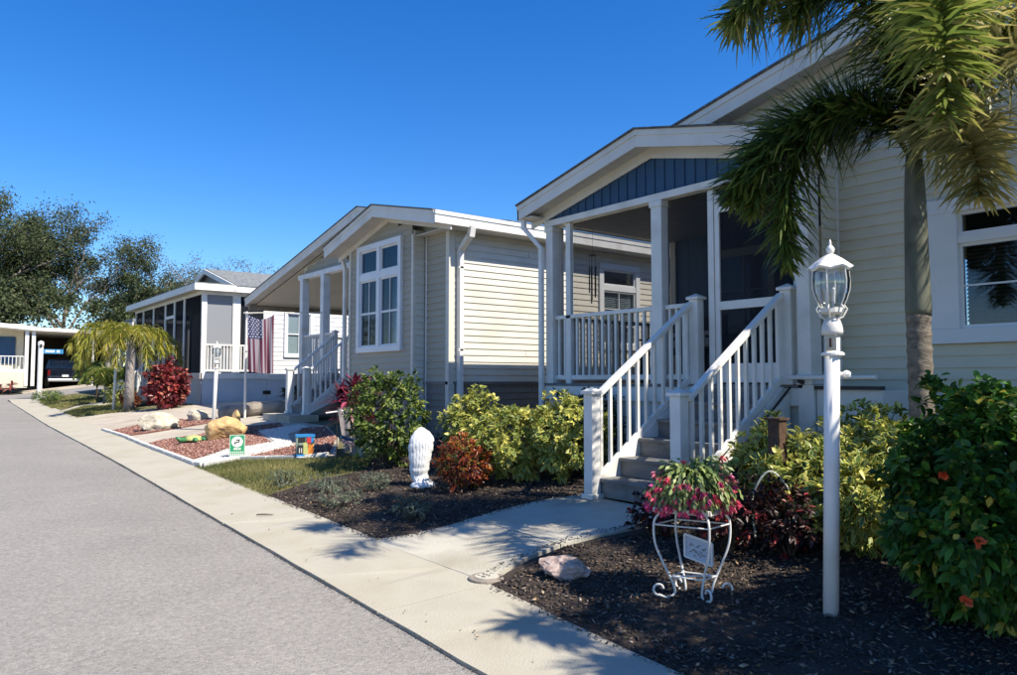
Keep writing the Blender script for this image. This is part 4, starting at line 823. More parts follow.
T.location.x += .75

# ------------------------------------------------------------------ lamps, signs, ornaments
def lamp(x, y, lab, lean=.0, sc_=1.0):
    z = gh(x, y); t = thing('lamp_post', lab, 'lamp post', (x, y, z), 'white lamp posts along the walk'); top = 1.56
    dx, dy = lean*.79, -lean*.62
    at = lambda h: (x+dx*h/2, y+dy*h/2, z+h)
    MB().tube([at(-.1), at(top*.5), at(top)], .042, 18).build('post', 'white', t, smooth=True)
    cx, cy, cz = at(top)
    mb = MB(); mb.lathe((cx, cy, cz), [(.055, -.02), (.058, .0), (.054, .03), (.044, .06), (.02, .08), (.014, .1), (.03, .11), (.012, .12)], 18); mb.build('post_cap', 'white', t, smooth=True)
    MB().lathe((cx, cy, cz-.14), [(.048, 0), (.062, .006), (.062, .018), (.048, .026)], 18).build('collar', 'white', t)
    L_ = MB(); gz = cz+.095
    L_.lathe((cx, cy, gz), [(.045, 0), (.06, .01), (.06, .035), (.05, .04)], 16); cage = L_.build('lantern_base', 'white', t)
    MB().lathe((cx, cy, gz+.035), [(.058, 0), (.078, .045), (.096, .105), (.1, .155), (.093, .215), (.086, .225)], 24).build('lantern_glass', 'clear', t, smooth=True)
    for i in range(6):
        a = i*math.pi/3+.3; c, s = math.cos(a), math.sin(a)
        MB().tube([(cx+r*c, cy+r*s, gz+h) for r, h in ((.062, .04), (.083, .085), (.101, .14), (.104, .19), (.098, .25))], .0035, 5).build('rib', 'white', cage)
        MB().tube([(cx+.03*c, cy+.03*s, gz-.03), (cx+.06*c, cy+.06*s, gz-.015), (cx+.085*c, cy+.085*s, gz+.03), (cx+.07*c, cy+.07*s, gz+.05)], .005, 5).build('scroll', 'white', cage)
    rf = MB(); n = 24; k = 0; pr = [(.105, .25), (.114, .262), (.09, .29), (.06, .315), (.03, .335), (.01, .345)]
    for r, h in pr:
        for j in range(n): a = 2*math.pi*j/n; rr = r*(1+.05*math.cos(6*a)*(r > .05)); rf.v.append((cx+rr*math.cos(a), cy+rr*math.sin(a), gz+h+.008*math.cos(6*a)*(r > .1)))
    for i in range(len(pr)-1):
        for j in range(n): rf.f.append((i*n+j, i*n+(j+1) % n, (i+1)*n+(j+1) % n, (i+1)*n+j))
    rf.f.append(tuple(range(n))[::-1]); rf.f.append(tuple((len(pr)-1)*n+j for j in range(n)))
    rf.build('lantern_roof', 'white', t, smooth=False)
    MB().lathe((cx, cy, gz+.34), [(.012, 0), (.02, .012), (.024, .03), (.016, .045), (.006, .055), (.008, .065), (.003, .085)], 12).build('finial', 'white', t, smooth=True)
    for i in range(3):
        a = i*2.1; MB().tube([(cx+.022*math.cos(a), cy+.022*math.sin(a), gz+.04), (cx+.022*math.cos(a), cy+.022*math.sin(a), gz+.1)], .009, 8).tube([(cx+.022*math.cos(a), cy+.022*math.sin(a), gz+.1), (cx+.022*math.cos(a), cy+.022*math.sin(a), gz+.14), (cx+.022*math.cos(a), cy+.022*math.sin(a), gz+.155)], [.008, .011, .002], 8).build('candle_bulb', 'blind', cage)
    a = math.atan2(y*-1-.0, -x)   # towards the road side
    fx, fy = math.cos(a-.2), math.sin(a-.2)
    pl = MB(); pc = Vector((cx+fx*.046, cy+fy*.046, cz-.06)); rr = Vector((-fy, fx, 0))
    pl.hexa([pc-rr*.03-Vector((0, 0, .05)), pc+rr*.03-Vector((0, 0, .05)), pc+rr*.03-Vector((0, 0, .05))+Vector((fx, fy, 0))*.004, pc-rr*.03-Vector((0, 0, .05))+Vector((fx, fy, 0))*.004], [pc-rr*.03+Vector((0, 0, .04)), pc+rr*.03+Vector((0, 0, .04)), pc+rr*.03+Vector((0, 0, .04))+Vector((fx, fy, 0))*.004, pc-rr*.03+Vector((0, 0, .04))+Vector((fx, fy, 0))*.004])
    plq = pl.build('number_tag', 'pyel' if False else 'rockwhite', t)
    MB().bar(pc+Vector((fx, fy, 0))*.006-Vector((0, 0, .03)), pc+Vector((fx, fy, 0))*.006+Vector((0, 0, .02)), .012, .004).build('tag_mark', 'bronze', plq)
    b = Vector((cx, cy, cz-.24)); e = b+Vector((.79, -.61, 0))*.075
    MB().tube([b, b+Vector((.79, -.61, 0))*.05], .012, 8).lathe((e.x, e.y, e.z-.022), [(.004, 0), (.02, .008), (.024, .022), (.02, .036), (.004, .044)], 12).build('light_sensor', 'white', t)
    return t
lamp(4.0, 2.24, 'tall white lamp post with glass globe lantern, nearest the camera', .055)
def copy_tree(o, par=None):
    c = o.copy(); COL.objects.link(c); c.parent = par; ORG[c] = ORG[o]
    for ch in list(o.children): copy_tree(ch, c)
    return c
l1 = [o for o in COL.objects if o.name.startswith('lamp_post')][0]
for (x, y, s_, lab) in ((4.92, 16.36, .90, 'white lamp post with small lantern in front of the boulder bed and flag'), (4.8, 26.0, .98, 'white lamp post beside the drooping palm trunk')):
    c = copy_tree(l1); c.location = (x, y, gh(x, y)); c.scale = (s_, s_, s_); c.rotation_euler = (0, 0, R(20)); c['label'] = lab
# street name post
x, y = 4.5, 41.4; z = gh(x, y); sp = thing('street_sign', 'white post with a blue street name blade at the far corner', 'street sign', (x, y, z))
MB().tube([(x, y, z-.05), (x, y, z+2.45)], .11, 10).tube([(x, y, z+2.45), (x, y, z+2.62), (x, y, z+2.68)], [.13, .13, .02], 10).build('post', 'white', sp)
bl = MB().box(x+.1, x+.92, y-.02, y+.02, z+2.08, z+2.29).build('sign_blade', 'signblue', sp)
for i in range(6): MB().box(x+.19+i*.065, x+.235+i*.065, y-.026, y-.0205, z+2.13+(i % 2)*.012, z+2.25).build('letter_mark', 'white', bl)
for i in range(2): MB().box(x+.65+i*.07, x+.70+i*.07, y-.026, y-.0205, z+2.13, z+2.25).build('letter_mark', 'white', bl)
MB().box(x-.05, x+.04, y-.135, y-.11, z+2.36, z+2.52).build('number_mark', 'pblk', sp)
# green yard sign, panel square to the camera
x, y = 3.96, 11.94; z = gh(x, y); gs = thing('yard_sign', 'small green yard sign with a white disc in the rock bed', 'sign', (x, y, z))
ux, uy = .95, -.31; fx, fy = -.31, -.95
def q4(mb, a0, a1, b0, b1, d0, d1):   # box on the sign plane
    P = lambda a, b, d: (x+ux*a+fx*d, y+uy*a+fy*d, z+b)
    return mb.hexa([P(a0, b0, d0), P(a1, b0, d0), P(a1, b0, d1), P(a0, b0, d1)], [P(a0, b1, d0), P(a1, b1, d0), P(a1, b1, d1), P(a0, b1, d1)])
q4(MB(), -.115, .115, .02, .36, 0, .008).build('panel', 'signgreen', gs, bevel=.003)
m = MB(); 
for a in ((-.112, .112, .35, .357), (-.112, .112, .023, .03), (-.112, -.105, .03, .35), (.105, .112, .03, .35)): q4(m, *a, .0085, .010)
m.build('border_line', 'white', gs)
m = MB(); n = 20; c0 = (0, .25); m.add([(x+ux*.085*math.cos(6.283*i/n)+fx*.0105, y+uy*.085*math.cos(6.283*i/n)+fy*.0105, z+.25+.085*math.sin(6.283*i/n)) for i in range(n)], [tuple(range(n))]); m.build('white_disc', 'white', gs)
m = MB(); q4(m, -.015, .04, .27, .285, .011, .013); q4(m, -.035, .03, .235, .25, .011, .013); q4(m, -.04, -.02, .215, .24, .0131, .014); q4(m, .02, .032, .25, .29, .0131, .014); m.build('picture', 'pblk', gs)
m = MB()
for i, (a, b) in enumerate(((-.05, -.03), (-.022, .002), (.012, .03), (.038, .055))): q4(m, a, b, .125, .155, .0085, .0105)
for r in (.10, .072, .048): 
    for i in range(7): q4(m, -.095+i*.028, -.078+i*.028, r-.018, r, .0085, .0105)
m.build('lettering', 'white', gs)
for s_ in (-.09, .09): q4(MB(), s_-.004, s_+.004, -.15, .02, 0, .008).build('stake', 'chrome', gs)
# colourful tin planter
x, y = 4.56, 10.74; z = gh(x, y)+.03; bx = thing('painted_planter', 'small brightly painted planter on a white stone at the lawn edge', 'planter', (x, y, z))
def qb(a0, a1, b0, b1, d0, d1, t=0): return (lambda P: MB().hexa([P(a0, b0, d0, 0), P(a1, b0, d0, 0), P(a1, b0, d1, 0), P(a0, b0, d1, 0)], [P(a0, b1, d0, t), P(a1, b1, d0, t), P(a1, b1, d1, t), P(a0, b1, d1, t)]))(lambda a, b, d, t: (x+ux*(a*(1+t))+fx*d, y+uy*(a*(1+t))+fy*d, z+b))
qb(-.12, .12, 0, .30, -.09, .07, .12).build('pot', 'util', bx)
qb(-.122, .122, 0, .03, -.092, .078).build('base_band', 'signblue2', bx); qb(-.138, .138, .28, .315, -.1, .08).build('rim_band', 'signblue2', bx)
for i, (a0, a1, b0, b1, mt) in enumerate(((-.115, -.03, .03, .15, 'pblk'), (-.1, .0, .2, .275, 'pblk'), (-.03, .04, .03, .12, 'pyel'), (-.03, .03, .12, .2, 'pyel'), (.04, .115, .03, .17, 'pora'), (.02, .08, .19, .275, 'pred'), (-.09, -.08, .05, .12, 'white'), (-.06, -.05, .05, .12, 'white'), (.08, .12, .2, .27, 'signblue2'), (-.1, -.03, .165, .195, 'util'))):
    qb(a0, a1, b0, b1, .071, .081+.001*i).build('painted_block', mt, bx)
s1 = MB().box(x-.15, x+.13, y-.16, y+.0, z-.06, z-.002); so = s1.build('stepping_stone', 'curb', at=(x, y, z-.05), bevel=.02); tag(so, 'flat white stone under the painted planter', 'stone')
# garden flag on stand
x, y = 4.74, 9.98; z = gh(x, y); gf = thing('garden_flag', 'small pink and grey garden flag on a thin black stand beside the green utility box', 'garden flag', (x, y, z))
MB().tube([(x-.03, y, z-.1), (x-.03, y, z+.74), (x+.3, y-.1, z+.76)], .007, 6).build('stand', 'black', gf)
def cloth(x, y, z0, z1, w, mat, name, par, dx=0, wav=.03, ux=.95, uy=-.31, sk=0):
    m = MB(); n, k = 10, 12
    for j in range(k+1):
        for i in range(n+1):
            a = i/n*w; b = j/k; s_ = wav*math.sin(i*1.3+j*.35)*(1-b*.3); m.v.append((x+ux*a*(1-.25*b*sk)+(-.31)*s_+dx*b, y+uy*a+(-.95)*s_, z1+(z0-z1)*b+.03*math.sin(i*.9)*b))
    for j in range(k):
        for i in range(n): q = j*(n+1)+i; m.f.append((q, q+1, q+n+2, q+n+1))
    return m.build(name, mat, par, smooth=True)
cloth(x-.03, y, z+.1, z+.73, .26, 'pgray', 'cloth', gf, .12, .03, sk=1); cloth(x+.1, y-.05, z+.2, z+.75, .2, 'ppink', 'cloth', gf, .18, .035)
m = MB().bar((x-.02, y-.06, z+.34), (x+.16, y-.14, z+.28), .01, .05); m.build('ribbon', 'navy', gf); MB().bar((x-.02, y-.07, z+.29), (x+.17, y-.14, z+.22), .01, .03).build('ribbon', 'ppink', gf)
MB().tube([(x-.18, y+.05, z+.67), (x+.05, y-.02, z+.70)], .012, 7).build('top_tube', 'white', gf)
ub = MB().box(4.98, 5.32, 9.75, 10.15, gh(5, 10)-.05, gh(5, 10)+.42).build('utility_box', 'util', at=(5.15, 9.95, gh(5, 10)), bevel=.025); tag(ub, 'low pale green utility box beside the round green shrub', 'utility box')
# turtle shaped ornament
x, y = 4.08, 14.74; z = gh(x, y)+.02; tu = thing('turtle_ornament', 'green ceramic turtle with red and yellow shell on the red rocks', 'ornament', (x, y, z))
m = MB(); m.lathe((x, y, z+.02), [(.17, 0), (.18, .03), (.14, .075), (.07, .1), (.0, .105)], 16); b_ = m.build('shell', 'pyel', tu, smooth=True)
for i in range(5): a = i*1.256; MB().lathe((x+.09*math.cos(a), y+.09*math.sin(a), z+.082), [(.045, -.01), (.035, .02), (0, .026)], 8).build('shell_spot', 'pred' if i % 2 else 'pora', b_)
for i, (a, l) in enumerate(((.4, .3), (1.9, .27), (3.4, .34), (4.6, .27), (5.6, .27))): MB().tube([(x+.12*math.cos(a), y+.12*math.sin(a), z+.04), (x+l*.8*math.cos(a), y+l*.8*math.sin(a), z+.05), (x+l*math.cos(a), y+l*math.sin(a), z+(.1 if i == 2 else .03))], [.05, .045, .02], 8).build('flipper' if i != 0 else 'head', 'turt', tu, smooth=True)
# boulders
def rock(name, lab, x, y, rx, ry, h, mat, seed, sub=4, rot=0, rough=.25, sink=.25, cat='boulder', tilt=0):
    rg = random.Random(seed); bm = bmesh.new(); bmesh.ops.create_icosphere(bm, subdivisions=sub, radius=1)
    off = [Vector((rg.uniform(-9, 9), rg.uniform(-9, 9), rg.uniform(-9, 9))) for _ in range(4)]
    from mathutils import noise
    pl = [(Vector((rg.gauss(0, 1), rg.gauss(0, 1), rg.gauss(0, 1))).normalized(), rg.uniform(.62, .9)) for _ in range(9)]
    z = gh(x, y); c, s = math.cos(rot), math.sin(rot)
    for v in bm.verts:
        p = v.co.copy(); n_ = p.normalized(); r = 1
        for d, k in pl:
            q = n_.dot(d)
            if q > 0: r = min(r, k/q)
        r *= 1+rough*.5*noise.noise(n_*1.7+off[0])+rough*.3*noise.noise(n_*4+off[1])+rough*.14*noise.noise(n_*11+off[2])
        q = n_*r; X, Y_, Z = q.x*rx, q.y*ry, q.z*h/2+tilt*q.x*h; v.co = (X*c-Y_*s, X*s+Y_*c, max(Z+h/2-h*sink, -.08))
    me = bpy.data.meshes.new(name); bm.to_mesh(me); bm.free(); me.polygons.foreach_set('use_smooth', [False]*len(me.polygons))
    o = link(name, me, M[mat], None, (x, y, z)); o.location = (x, y, z); return tag(o, lab, cat)
rock('boulder', 'white pitted boulder in the left red rock bed', 4.25, 18.05, .42, .32, .52, 'rockwhite', 3, rot=-.3)
rock('boulder', 'large orange tan boulder in front of the flag post', 4.62, 14.55, .40, .3, .56, 'rocktan', 8, rot=-.3, rough=.15)
rock('boulder', 'pale rounded boulder behind the second lamp post', 5.35, 18.9, .27, .25, .42, 'rockwhite', 12)
rock('boulder', 'small upright tan rock behind the large orange boulder', 5.35, 16.2, .11, .1, .50, 'rocktan', 14, sub=3)
rock('rock', 'jagged pinkish quartz rock in the near mulch bed', 3.57, 3.92, .2, .13, .18, 'rockpink', 23, rot=-.65, rough=.5)
lg = MB(); pts = spline([(5.7, 18.4, gh(5.7, 18.4)+.12), (6.4, 17.8, gh(6.4, 17.8)+.16), (7.1, 17.3, gh(7.1, 17.3)+.12)], 10)
lg.tube([tuple(p) for p in pts], [.16+.02*math.sin(i*2.1) for i in range(10)], 12); lo = lg.build('stone_log', 'log', at=(6.4, 17.8, gh(6.4, 17.8)), smooth=False); tag(lo, 'long low weathered stone beam lying below the flag', 'stone')
# white fluted shell statue
x, y = 4.52, 7.40; z = gh(x, y); stt = thing('shell_statue', 'white fluted shell garden statue standing in dark mulch', 'statue', (x, y, z))
m = MB(); n, k = 28, 22; a0 = math.atan2(-y, -x)
rt_ = (.79, -.61); fw_ = (-.61, -.79)
for side in (0, 1):
    b = len(m.v)
    for j in range(k+1):
        t = j/k
        for i in range(n+1):
            u = i/n*2-1; hw = (np.interp(t, [0, .12, .3, .5, .68, .8, .92, 1], [.06, .11, .125, .15, .155, .135, .10, .05]) if u < 0 else np.interp(t, [0, .2, .4, .6, .8, .93, 1], [.085, .09, .10, .12, .135, .11, .055]))+.005*math.sin(t*33)+.004*math.sin(t*71+u*4)+.002; fl = .004*math.cos(u*math.pi*8+t*3+math.sin(t*9)*.6)*min(1, t*2); st_ = .022*(1-((t*7) % 1))*(t < .45)
            dpt = (.08*math.sqrt(max(0, 1-u*u))*(.55+.45*math.sin(math.pi*min(1, t*.9+.05)))*(1-max(0, t-.8)*4)+(fl+st_+.007*math.sin(t*38+u*6)*math.sin(u*7+t*11))*(1-u**4))*(1 if side == 0 else -.55)
            X = u*hw+.035*math.sin(t*2.4)-.02; Z = .05+t*.61-(.03*u*u)*(t**3)
            m.v.append((x+rt_[0]*X+fw_[0]*dpt, y+rt_[1]*X+fw_[1]*dpt, z+Z))
    for j in range(k):
        for i in range(n):
            q = b+j*(n+1)+i; m.f.append((q, q+1, q+n+2, q+n+1) if side == 0 else (q+n+1, q+n+2, q+1, q))
m.build('shell', 'shell', stt, smooth=True)
MB().lathe((x+.02, y-.02, z-.03), [(.14, 0), (.15, .04), (.12, .07), (.07, .1), (.06, .15), (.02, .16)], 14).build('base', 'shell', stt, smooth=True)
# flag and its post
x, y = 6.05, 17.75; z = gh(x, y); fp = thing('flag_pole', 'slim white post with a horizontal rod carrying the flag', 'flag pole', (x, y, z))
MB().tube([(x, y, z-.1), (x, y, 3.05)], .03, 8).build('post', 'white', fp); MB().tube([(5.72, 17.0, 2.95), (7.6, 17.0, 3.06)], .012, 6).build('rod', 'sid2', fp); MB().tube([(x, y, 3.0), (x, 17.0, 2.97)], .015, 6).build('bracket', 'white', fp)
m = MB(); n, k = 26, 26
for j in range(k+1):
    for i in range(n+1):
        a = i/n; b = j/k; s_ = .05*math.sin(a*17+b*1.5)*(.5+b*.5)+.03*math.sin(a*31+b*3); sag = .12*math.sin(math.pi*a)*max(0, 1-b*3)**1.0*(a < .95)
        m.v.append((5.80+a*.60+.05*b*(1-a)*1.0+.02*b, 16.97+s_, 2.93-b*1.30-sag*.9-.04*math.sin(a*2)*b))
for j in range(k):
    for i in range(n): q = j*(n+1)+i; m.f.append((q, q+n+1, q+n+2, q+1))
fo = m.build('flag', 'flag', at=(6.1, 17, 2.9), smooth=True); uvl = fo.data.uv_layers.new(name='UVMap')
for lp in fo.data.loops: vi = lp.vertex_index; uvl.data[lp.index].uv = ((vi % (n+1))/n, 1-(vi//(n+1))/k)
tag(fo, 'red, white and blue striped flag with stars hanging limply from a rod', 'flag')
# bird feeder block on a thin stand by the stairs
x, y = 5.10, 3.25; z = gh(x, y); bf = thing('bird_feeder', 'dark rusty wooden feeder on thin legs in the variegated hedge', 'bird feeder', (x, y, z))
MB().box(x-.05, x+.05, y-.05, y+.05, z+.55, z+.86).build('box', 'bronze', bf, bevel=.004); MB().box(x-.065, x+.065, y-.065, y+.065, z+.86, z+.875).build('roof', 'bronze', bf)
MB().box(x-.06, x+.06, y-.06, y+.06, z+.535, z+.549).build('tray', 'bronze', bf)
for i in (-1, 1): MB().bar((x+.03*i, y-.03*i, z-.1), (x+.03*i, y-.03*i, z+.535), .012).build('leg', 'bronze', bf)
MB().tube([(x-.053, y-.02, z+.70), (x-.058, y-.02, z+.70)], .025, 12).build('hole', 'black', bf)
# hose loop
hz = MB().tube([tuple(p) for p in spline([(4.95, 2.9, .35), (4.9, 3.0, .62), (4.8, 3.12, .80), (4.7, 3.2, .62), (4.65, 3.15, .35)], 24)], .008, 6).build('hose', 'hose', at=(4.8, 3.1, .3)); tag(hz, 'pale green hose looping out of the variegated hedge', 'hose')

# ------------------------------------------------------------------ plant stand and cactus
x, y = 3.80, 3.01; z = gh(x, y); top = .665
ps = thing('plant_stand', 'white wrought iron plant stand with curled feet in the mulch', 'plant stand', (x, y, z)); s_ = .165
cam_r = Vector((.75, -.66, 0)); cam_f = Vector((-.66, -.75, 0))
rotp = lambda a, b, h: Vector((x, y, 0))+cam_r*a+cam_f*b+Vector((0, 0, h))
cr = [(-.24, .02), (.06, .16), (.22, -.02), (-.08, -.16)]
m = MB(); q = [rotp(a*.98, b*.98, top-.03) for a, b in cr]; q2 = [rotp(a, b, top) for a, b in cr]
for i in range(4): a, b = q2[i], q2[(i+1) % 4]; m.bar(a-Vector((0, 0, .015)), b-Vector((0, 0, .015)), .03, .03)
m.build('top_frame', 'white', ps, bevel=.004)
for i in range(7):
    t = (i+.5)/7; a = q2[0].lerp(q2[1], t); b = q2[3].lerp(q2[2], t); MB().bar(a-Vector((0, 0, .012)), b-Vector((0, 0, .012)), .032, .01).build('slat', 'white', ps)
for i, (a, b) in enumerate(cr):
    P = []
    for f, h in ((.86, top-.03), (1.02, .55+z*.2), (1.0, .45), (.80, .33), (.58, .22), (.5, .155), (.56, .12+.01), (.7, .118)): P.append(rotp(a*f, b*f, h))
    for th in range(0, 300, 30): t = R(th-100); P.append(rotp(a*(.92), b*(.92), .165)+(cam_r*a+cam_f*b).normalized()*(-.0+.031*math.cos(t))+Vector((0, 0, .033*math.sin(t))))
    MB().tube([tuple(p) for p in spline(P, 60)], .0075, 7).build('leg', 'white', ps, smooth=True)
for h, f in ((.56, 1.0), (.245, .62)):
    for i in range(4): a = cr[i]; b = cr[(i+1) % 4]; MB().tube([rotp(a[0]*f, a[1]*f, h), rotp(b[0]*f, b[1]*f, h)], .005, 6).build('stretcher', 'white', ps)
    if h < .3: MB().tube([rotp(cr[0][0]*f, cr[0][1]*f, h), rotp(cr[2][0]*f, cr[2][1]*f, h)], .005, 6).build('stretcher', 'white', ps)
pc = rotp(.02, .03, .42); pu = (cam_r*.8-cam_f*-.45).normalized()
m = MB(); m.hexa([pc-pu*.085-Vector((0, 0, .055)), pc+pu*.085-Vector((0, 0, .095)), pc+pu*.085-Vector((0, 0, .095))+Vector((.01, .01, 0)), pc-pu*.085-Vector((0, 0, .055))+Vector((.01, .01, 0))], [pc-pu*.085+Vector((0, 0, .08)), pc+pu*.085+Vector((0, 0, .04)), pc+pu*.085+Vector((.01, .01, .04)), pc-pu*.085+Vector((.01, .01, .08))])
pq = m.build('plaque', 'skirt3', ps, bevel=.003)
pn = cam_f*.006
cn = [pc-pu*.085-Vector((0, 0, .055)), pc+pu*.085-Vector((0, 0, .095)), pc+pu*.085+Vector((0, 0, .04)), pc-pu*.085+Vector((0, 0, .08))]
m = MB()
for i in range(4): m.bar(cn[i]+pn, cn[(i+1) % 4]+pn, .012, .012)
m.build('plaque_frame', 'white', pq)
m = MB()
for i in range(9):
    a = pc+pn*.6+pu*(-.055+.013*i)+Vector((0, 0, .01-.003*i+.012*math.sin(i*2.2))); m.bar(a, a+pu*.012+Vector((0, 0, .018*math.cos(i*1.7))), .004, .006)
    a = a-Vector((0, 0, .035)); m.bar(a, a+pu*.01+Vector((0, 0, .012*math.sin(i*2.7))), .004, .006)
m.build('scroll_relief', 'pgray', pq)
# cactus
cc = (x-.01, y+.0, top); ca = thing('flowering_cactus', 'potted trailing cactus covered in pink flowers on the white stand', 'potted plant', cc)
MB().lathe(cc, [(.09, .003), (.13, .12), (.14, .13), (.13, .15), (.0, .15)], 18).build('pot', 'log', ca)
V_, F_, T_, R_ = [], [], [], []; off = 0; FP = []; FD = []
for i in range(620):
    a = rng.random()*6.283; e = rng.uniform(-.15, 1.35); L_ = rng.uniform(.038, .050); p = np.array([cc[0]+.05*math.cos(a)*rng.random(), cc[1]+.05*math.sin(a)*rng.random(), cc[2]+.15+.03*rng.random()]); d = np.array([math.cos(a)*math.cos(e), math.sin(a)*math.cos(e), math.sin(e)]); Ps = []; Ds = []
    for j in range(int(rng.integers(4, 9))):
        Ps.append(p); Ds.append(d.copy()); p = p+d*L_*.92; d = d+np.array([math.cos(a)*.10, math.sin(a)*.10, -.42])+rng.normal(size=3)*.1; d /= np.linalg.norm(d)
        if p[2] < cc[2]+.02: break
    Ps = np.array(Ps); Ds = np.array(Ds); v, f, t, r = leaf_arrays(Ps, Ds, rdir(len(Ps))+np.array([math.cos(a), math.sin(a), .5]), L_, .022, .05, .1, np.clip(np.full(len(Ps), rng.random())+.1*rng.normal(size=len(Ps)), 0, 1))
    V_.append(v); F_.append(f+off); T_.append(t); R_.append(r); off += len(v)
    if rng.random() < .30: FP.append(p); FD.append(d)
bulk('stems', np.concatenate(V_), np.concatenate(F_), {'tint': np.concatenate(T_), 'rim': np.concatenate(R_)}, 'Lcactus', ca, ORG[ca])
FP = np.array(FP); FD = np.array(FD); k = np.repeat(np.arange(len(FP)), 12)
tt = rng.random(len(FP))[k]
leaves('flowers', FP[k]-FD[k]*.02*rng.random((len(k), 1)), FD[k]*.9+rdir(len(k))*.75, rdir(len(k)), .038, .014, 'Lflower', ca, droop=.1, tint=np.clip(tt+.1*rng.normal(size=len(k)), 0, 1))

# ------------------------------------------------------------------ shrubs
FINE[0] = True
bush('shrub', 'large round green shrub beside the garden flag', 'shrub', 4.88, 8.85, .50, .50, 1.22, 520, 10, .075, .032, 'Lgreen', clump=.35)
bush('croton_shrub', 'round rust red croton right of the white statue', 'shrub', 4.66, 6.76, .27, .27, .56, 320, 10, .06, .018, 'Lcrot', clump=.4)
bush('variegated_shrub', 'upright yellow variegated shrub between statue and beige wall', 'shrub', 5.32, 7.5, .34, .34, .92, 260, 10, .085, .036, 'Lvar', clump=.45)
bush('variegated_shrub', 'wide yellow variegated shrub behind the croton', 'shrub', 5.28, 6.62, .48, .38, .78, 330, 10, .085, .036, 'Lvar', clump=.4)
bush('variegated_shrub', 'large yellow variegated shrub left of the stair post', 'shrub', 5.58, 6.12, .42, .40, .90, 420, 10, .085, .036, 'Lvar', clump=.4)
bush('shrub', 'dark green shrub under the near porch floor', 'shrub', 6.35, 6.6, .42, .5, .82, 260, 10, .07, .03, 'Ldark', clump=.4)
bush('shrub', 'dark green shrub against the beige house skirt', 'shrub', 6.2, 8.6, .5, .6, .55, 220, 9, .06, .028, 'Ldark', clump=.4)
for i, (x, y, r, h, n, lab) in enumerate(((5.55, 3.55, .36, .70, 280, 'yellow variegated shrub at the foot of the right stair rail'), (5.3, 3.0, .42, .66, 340, 'yellow variegated shrub around the bird feeder'), (5.05, 2.55, .38, .6, 300, 'yellow variegated shrub behind the near lamp post'), (5.75, 2.45, .40, .78, 300, 'yellow variegated shrub at the palm foot, left of the hibiscus'), (6.15, 3.1, .4, .78, 260, 'yellow variegated shrub against the pale yellow wall'))):
    bush('variegated_shrub', lab, 'shrub', x, y, r, r, h, n, 10, .085, .034, 'Lvar', clump=.45)
bush('shrub', 'dark red leaved shrub below the stairs, left of the plant stand', 'shrub', 4.62, 4.02, .2, .2, .36, 120, 10, .05, .02, 'Ldkred', clump=.5)
bush('shrub', 'dark red leaved shrub behind the plant stand', 'shrub', 4.62, 3.35, .38, .34, .52, 280, 10, .05, .02, 'Ldkred', clump=.5)
bush('shrub', 'dark red leaved shrub between the plant stand and lamp post', 'shrub', 4.75, 2.95, .3, .3, .5, 200, 10, .05, .02, 'Ldkred', clump=.5)
for i, (x, y, r, lab) in enumerate(((3.55, 9.0, .22, 'low grey green shrub at the lawn edge'), (3.75, 8.2, .24, 'low grey green shrub in the middle of the mulch'), (3.5, 7.35, .27, 'sparse grey green shrub near the walk'), (3.72, 6.25, .22, 'sparse grey green shrub nearest the front path'), (4.1, 7.7, .18, 'low grey green shrub left of the statue'))):
    bush('low_shrub', lab, 'shrub', x, y, r, r*1.1, .2, 130, 8, .035, .008, 'Lgrey', clump=.7)
bush('hibiscus_hedge', 'tall glossy hibiscus shrub with orange flowers at the right edge', 'shrub', 4.46, 1.55, .60, .47, 1.14, 2100, 10, .075, .037, 'Lhib', clump=.4, rot=-.2, droop=.3, zc=.5, base=.1)
hib = [o for o in COL.objects if o.name == 'hibiscus_hedge'][0]
bush('hibiscus_hedge', 'glossy hibiscus shrub cropped by the right edge of the photo', 'shrub', 4.35, .72, .6, .6, 1.2, 1000, 10, .078, .038, 'Lhib', clump=.4, droop=.3)
bush('hibiscus_hedge', 'tall hibiscus shrub further along the bed, outside the photo', 'shrub', 4.2, -1.0, .6, .6, 1.3, 400, 9, .1, .05, 'Lhib', clump=.5, droop=.3)
for i, (fx_, fy_, fz_) in enumerate(((3.92, 1.62, .98), (3.80, 1.42, .72), (3.90, 1.52, .42), (4.06, 1.72, .62))):
    p = np.array([[fx_, fy_, fz_]]); d = nrm(np.array([[-.7, -.5, .2]]))+rdir(6)*.9
    fo_ = leaves('flower', np.repeat(p, 6, 0), d, np.tile([[-.7, -.6, .3]], (6, 1))+rdir(6)*.3, .045, .04, 'Lhflower', hib); del fo_['kind']
FINE[0] = False
# strappy plants
def strappy(name, lab, x, y, n, L_, W_, mat, zc=.25, heads=3, cat='plant', h=.5):
    z = gh(x, y); t = thing(name, lab, cat, (x, y, z)); P, D = [], []; m = MB()
    for q in range(heads):
        a = rng.random()*6.28; r = .12*rng.random()+.03*q; hx, hy, hz = x+r*math.cos(a), y+r*math.sin(a), z+h*(.4+.6*rng.random()); m.tube([(hx*.5+x*.5, hy*.5+y*.5, z), (hx, hy, hz)], .012, 5)
        for i in range(n):
            b = rng.random()*6.28; e = rng.uniform(-.1, 1.3); P.append((hx, hy, hz-.1*rng.random())); D.append((math.cos(b)*math.cos(e), math.sin(b)*math.cos(e), math.sin(e)))
    P = np.array(P); D = np.array(D); leaves('leaves', P, D, np.tile([[0, 0, 1.]], (len(P), 1))+rdir(len(P))*.2, L_*rng.uniform(.6, 1.1, len(P)), W_, mat, t, droop=.35); m.build('stems', 'stem', t); return t
strappy('cordyline', 'red cordyline plant left of the round green shrub', 5.25, 10.45, 40, .45, .065, 'Lcordy', heads=8, h=1.0)
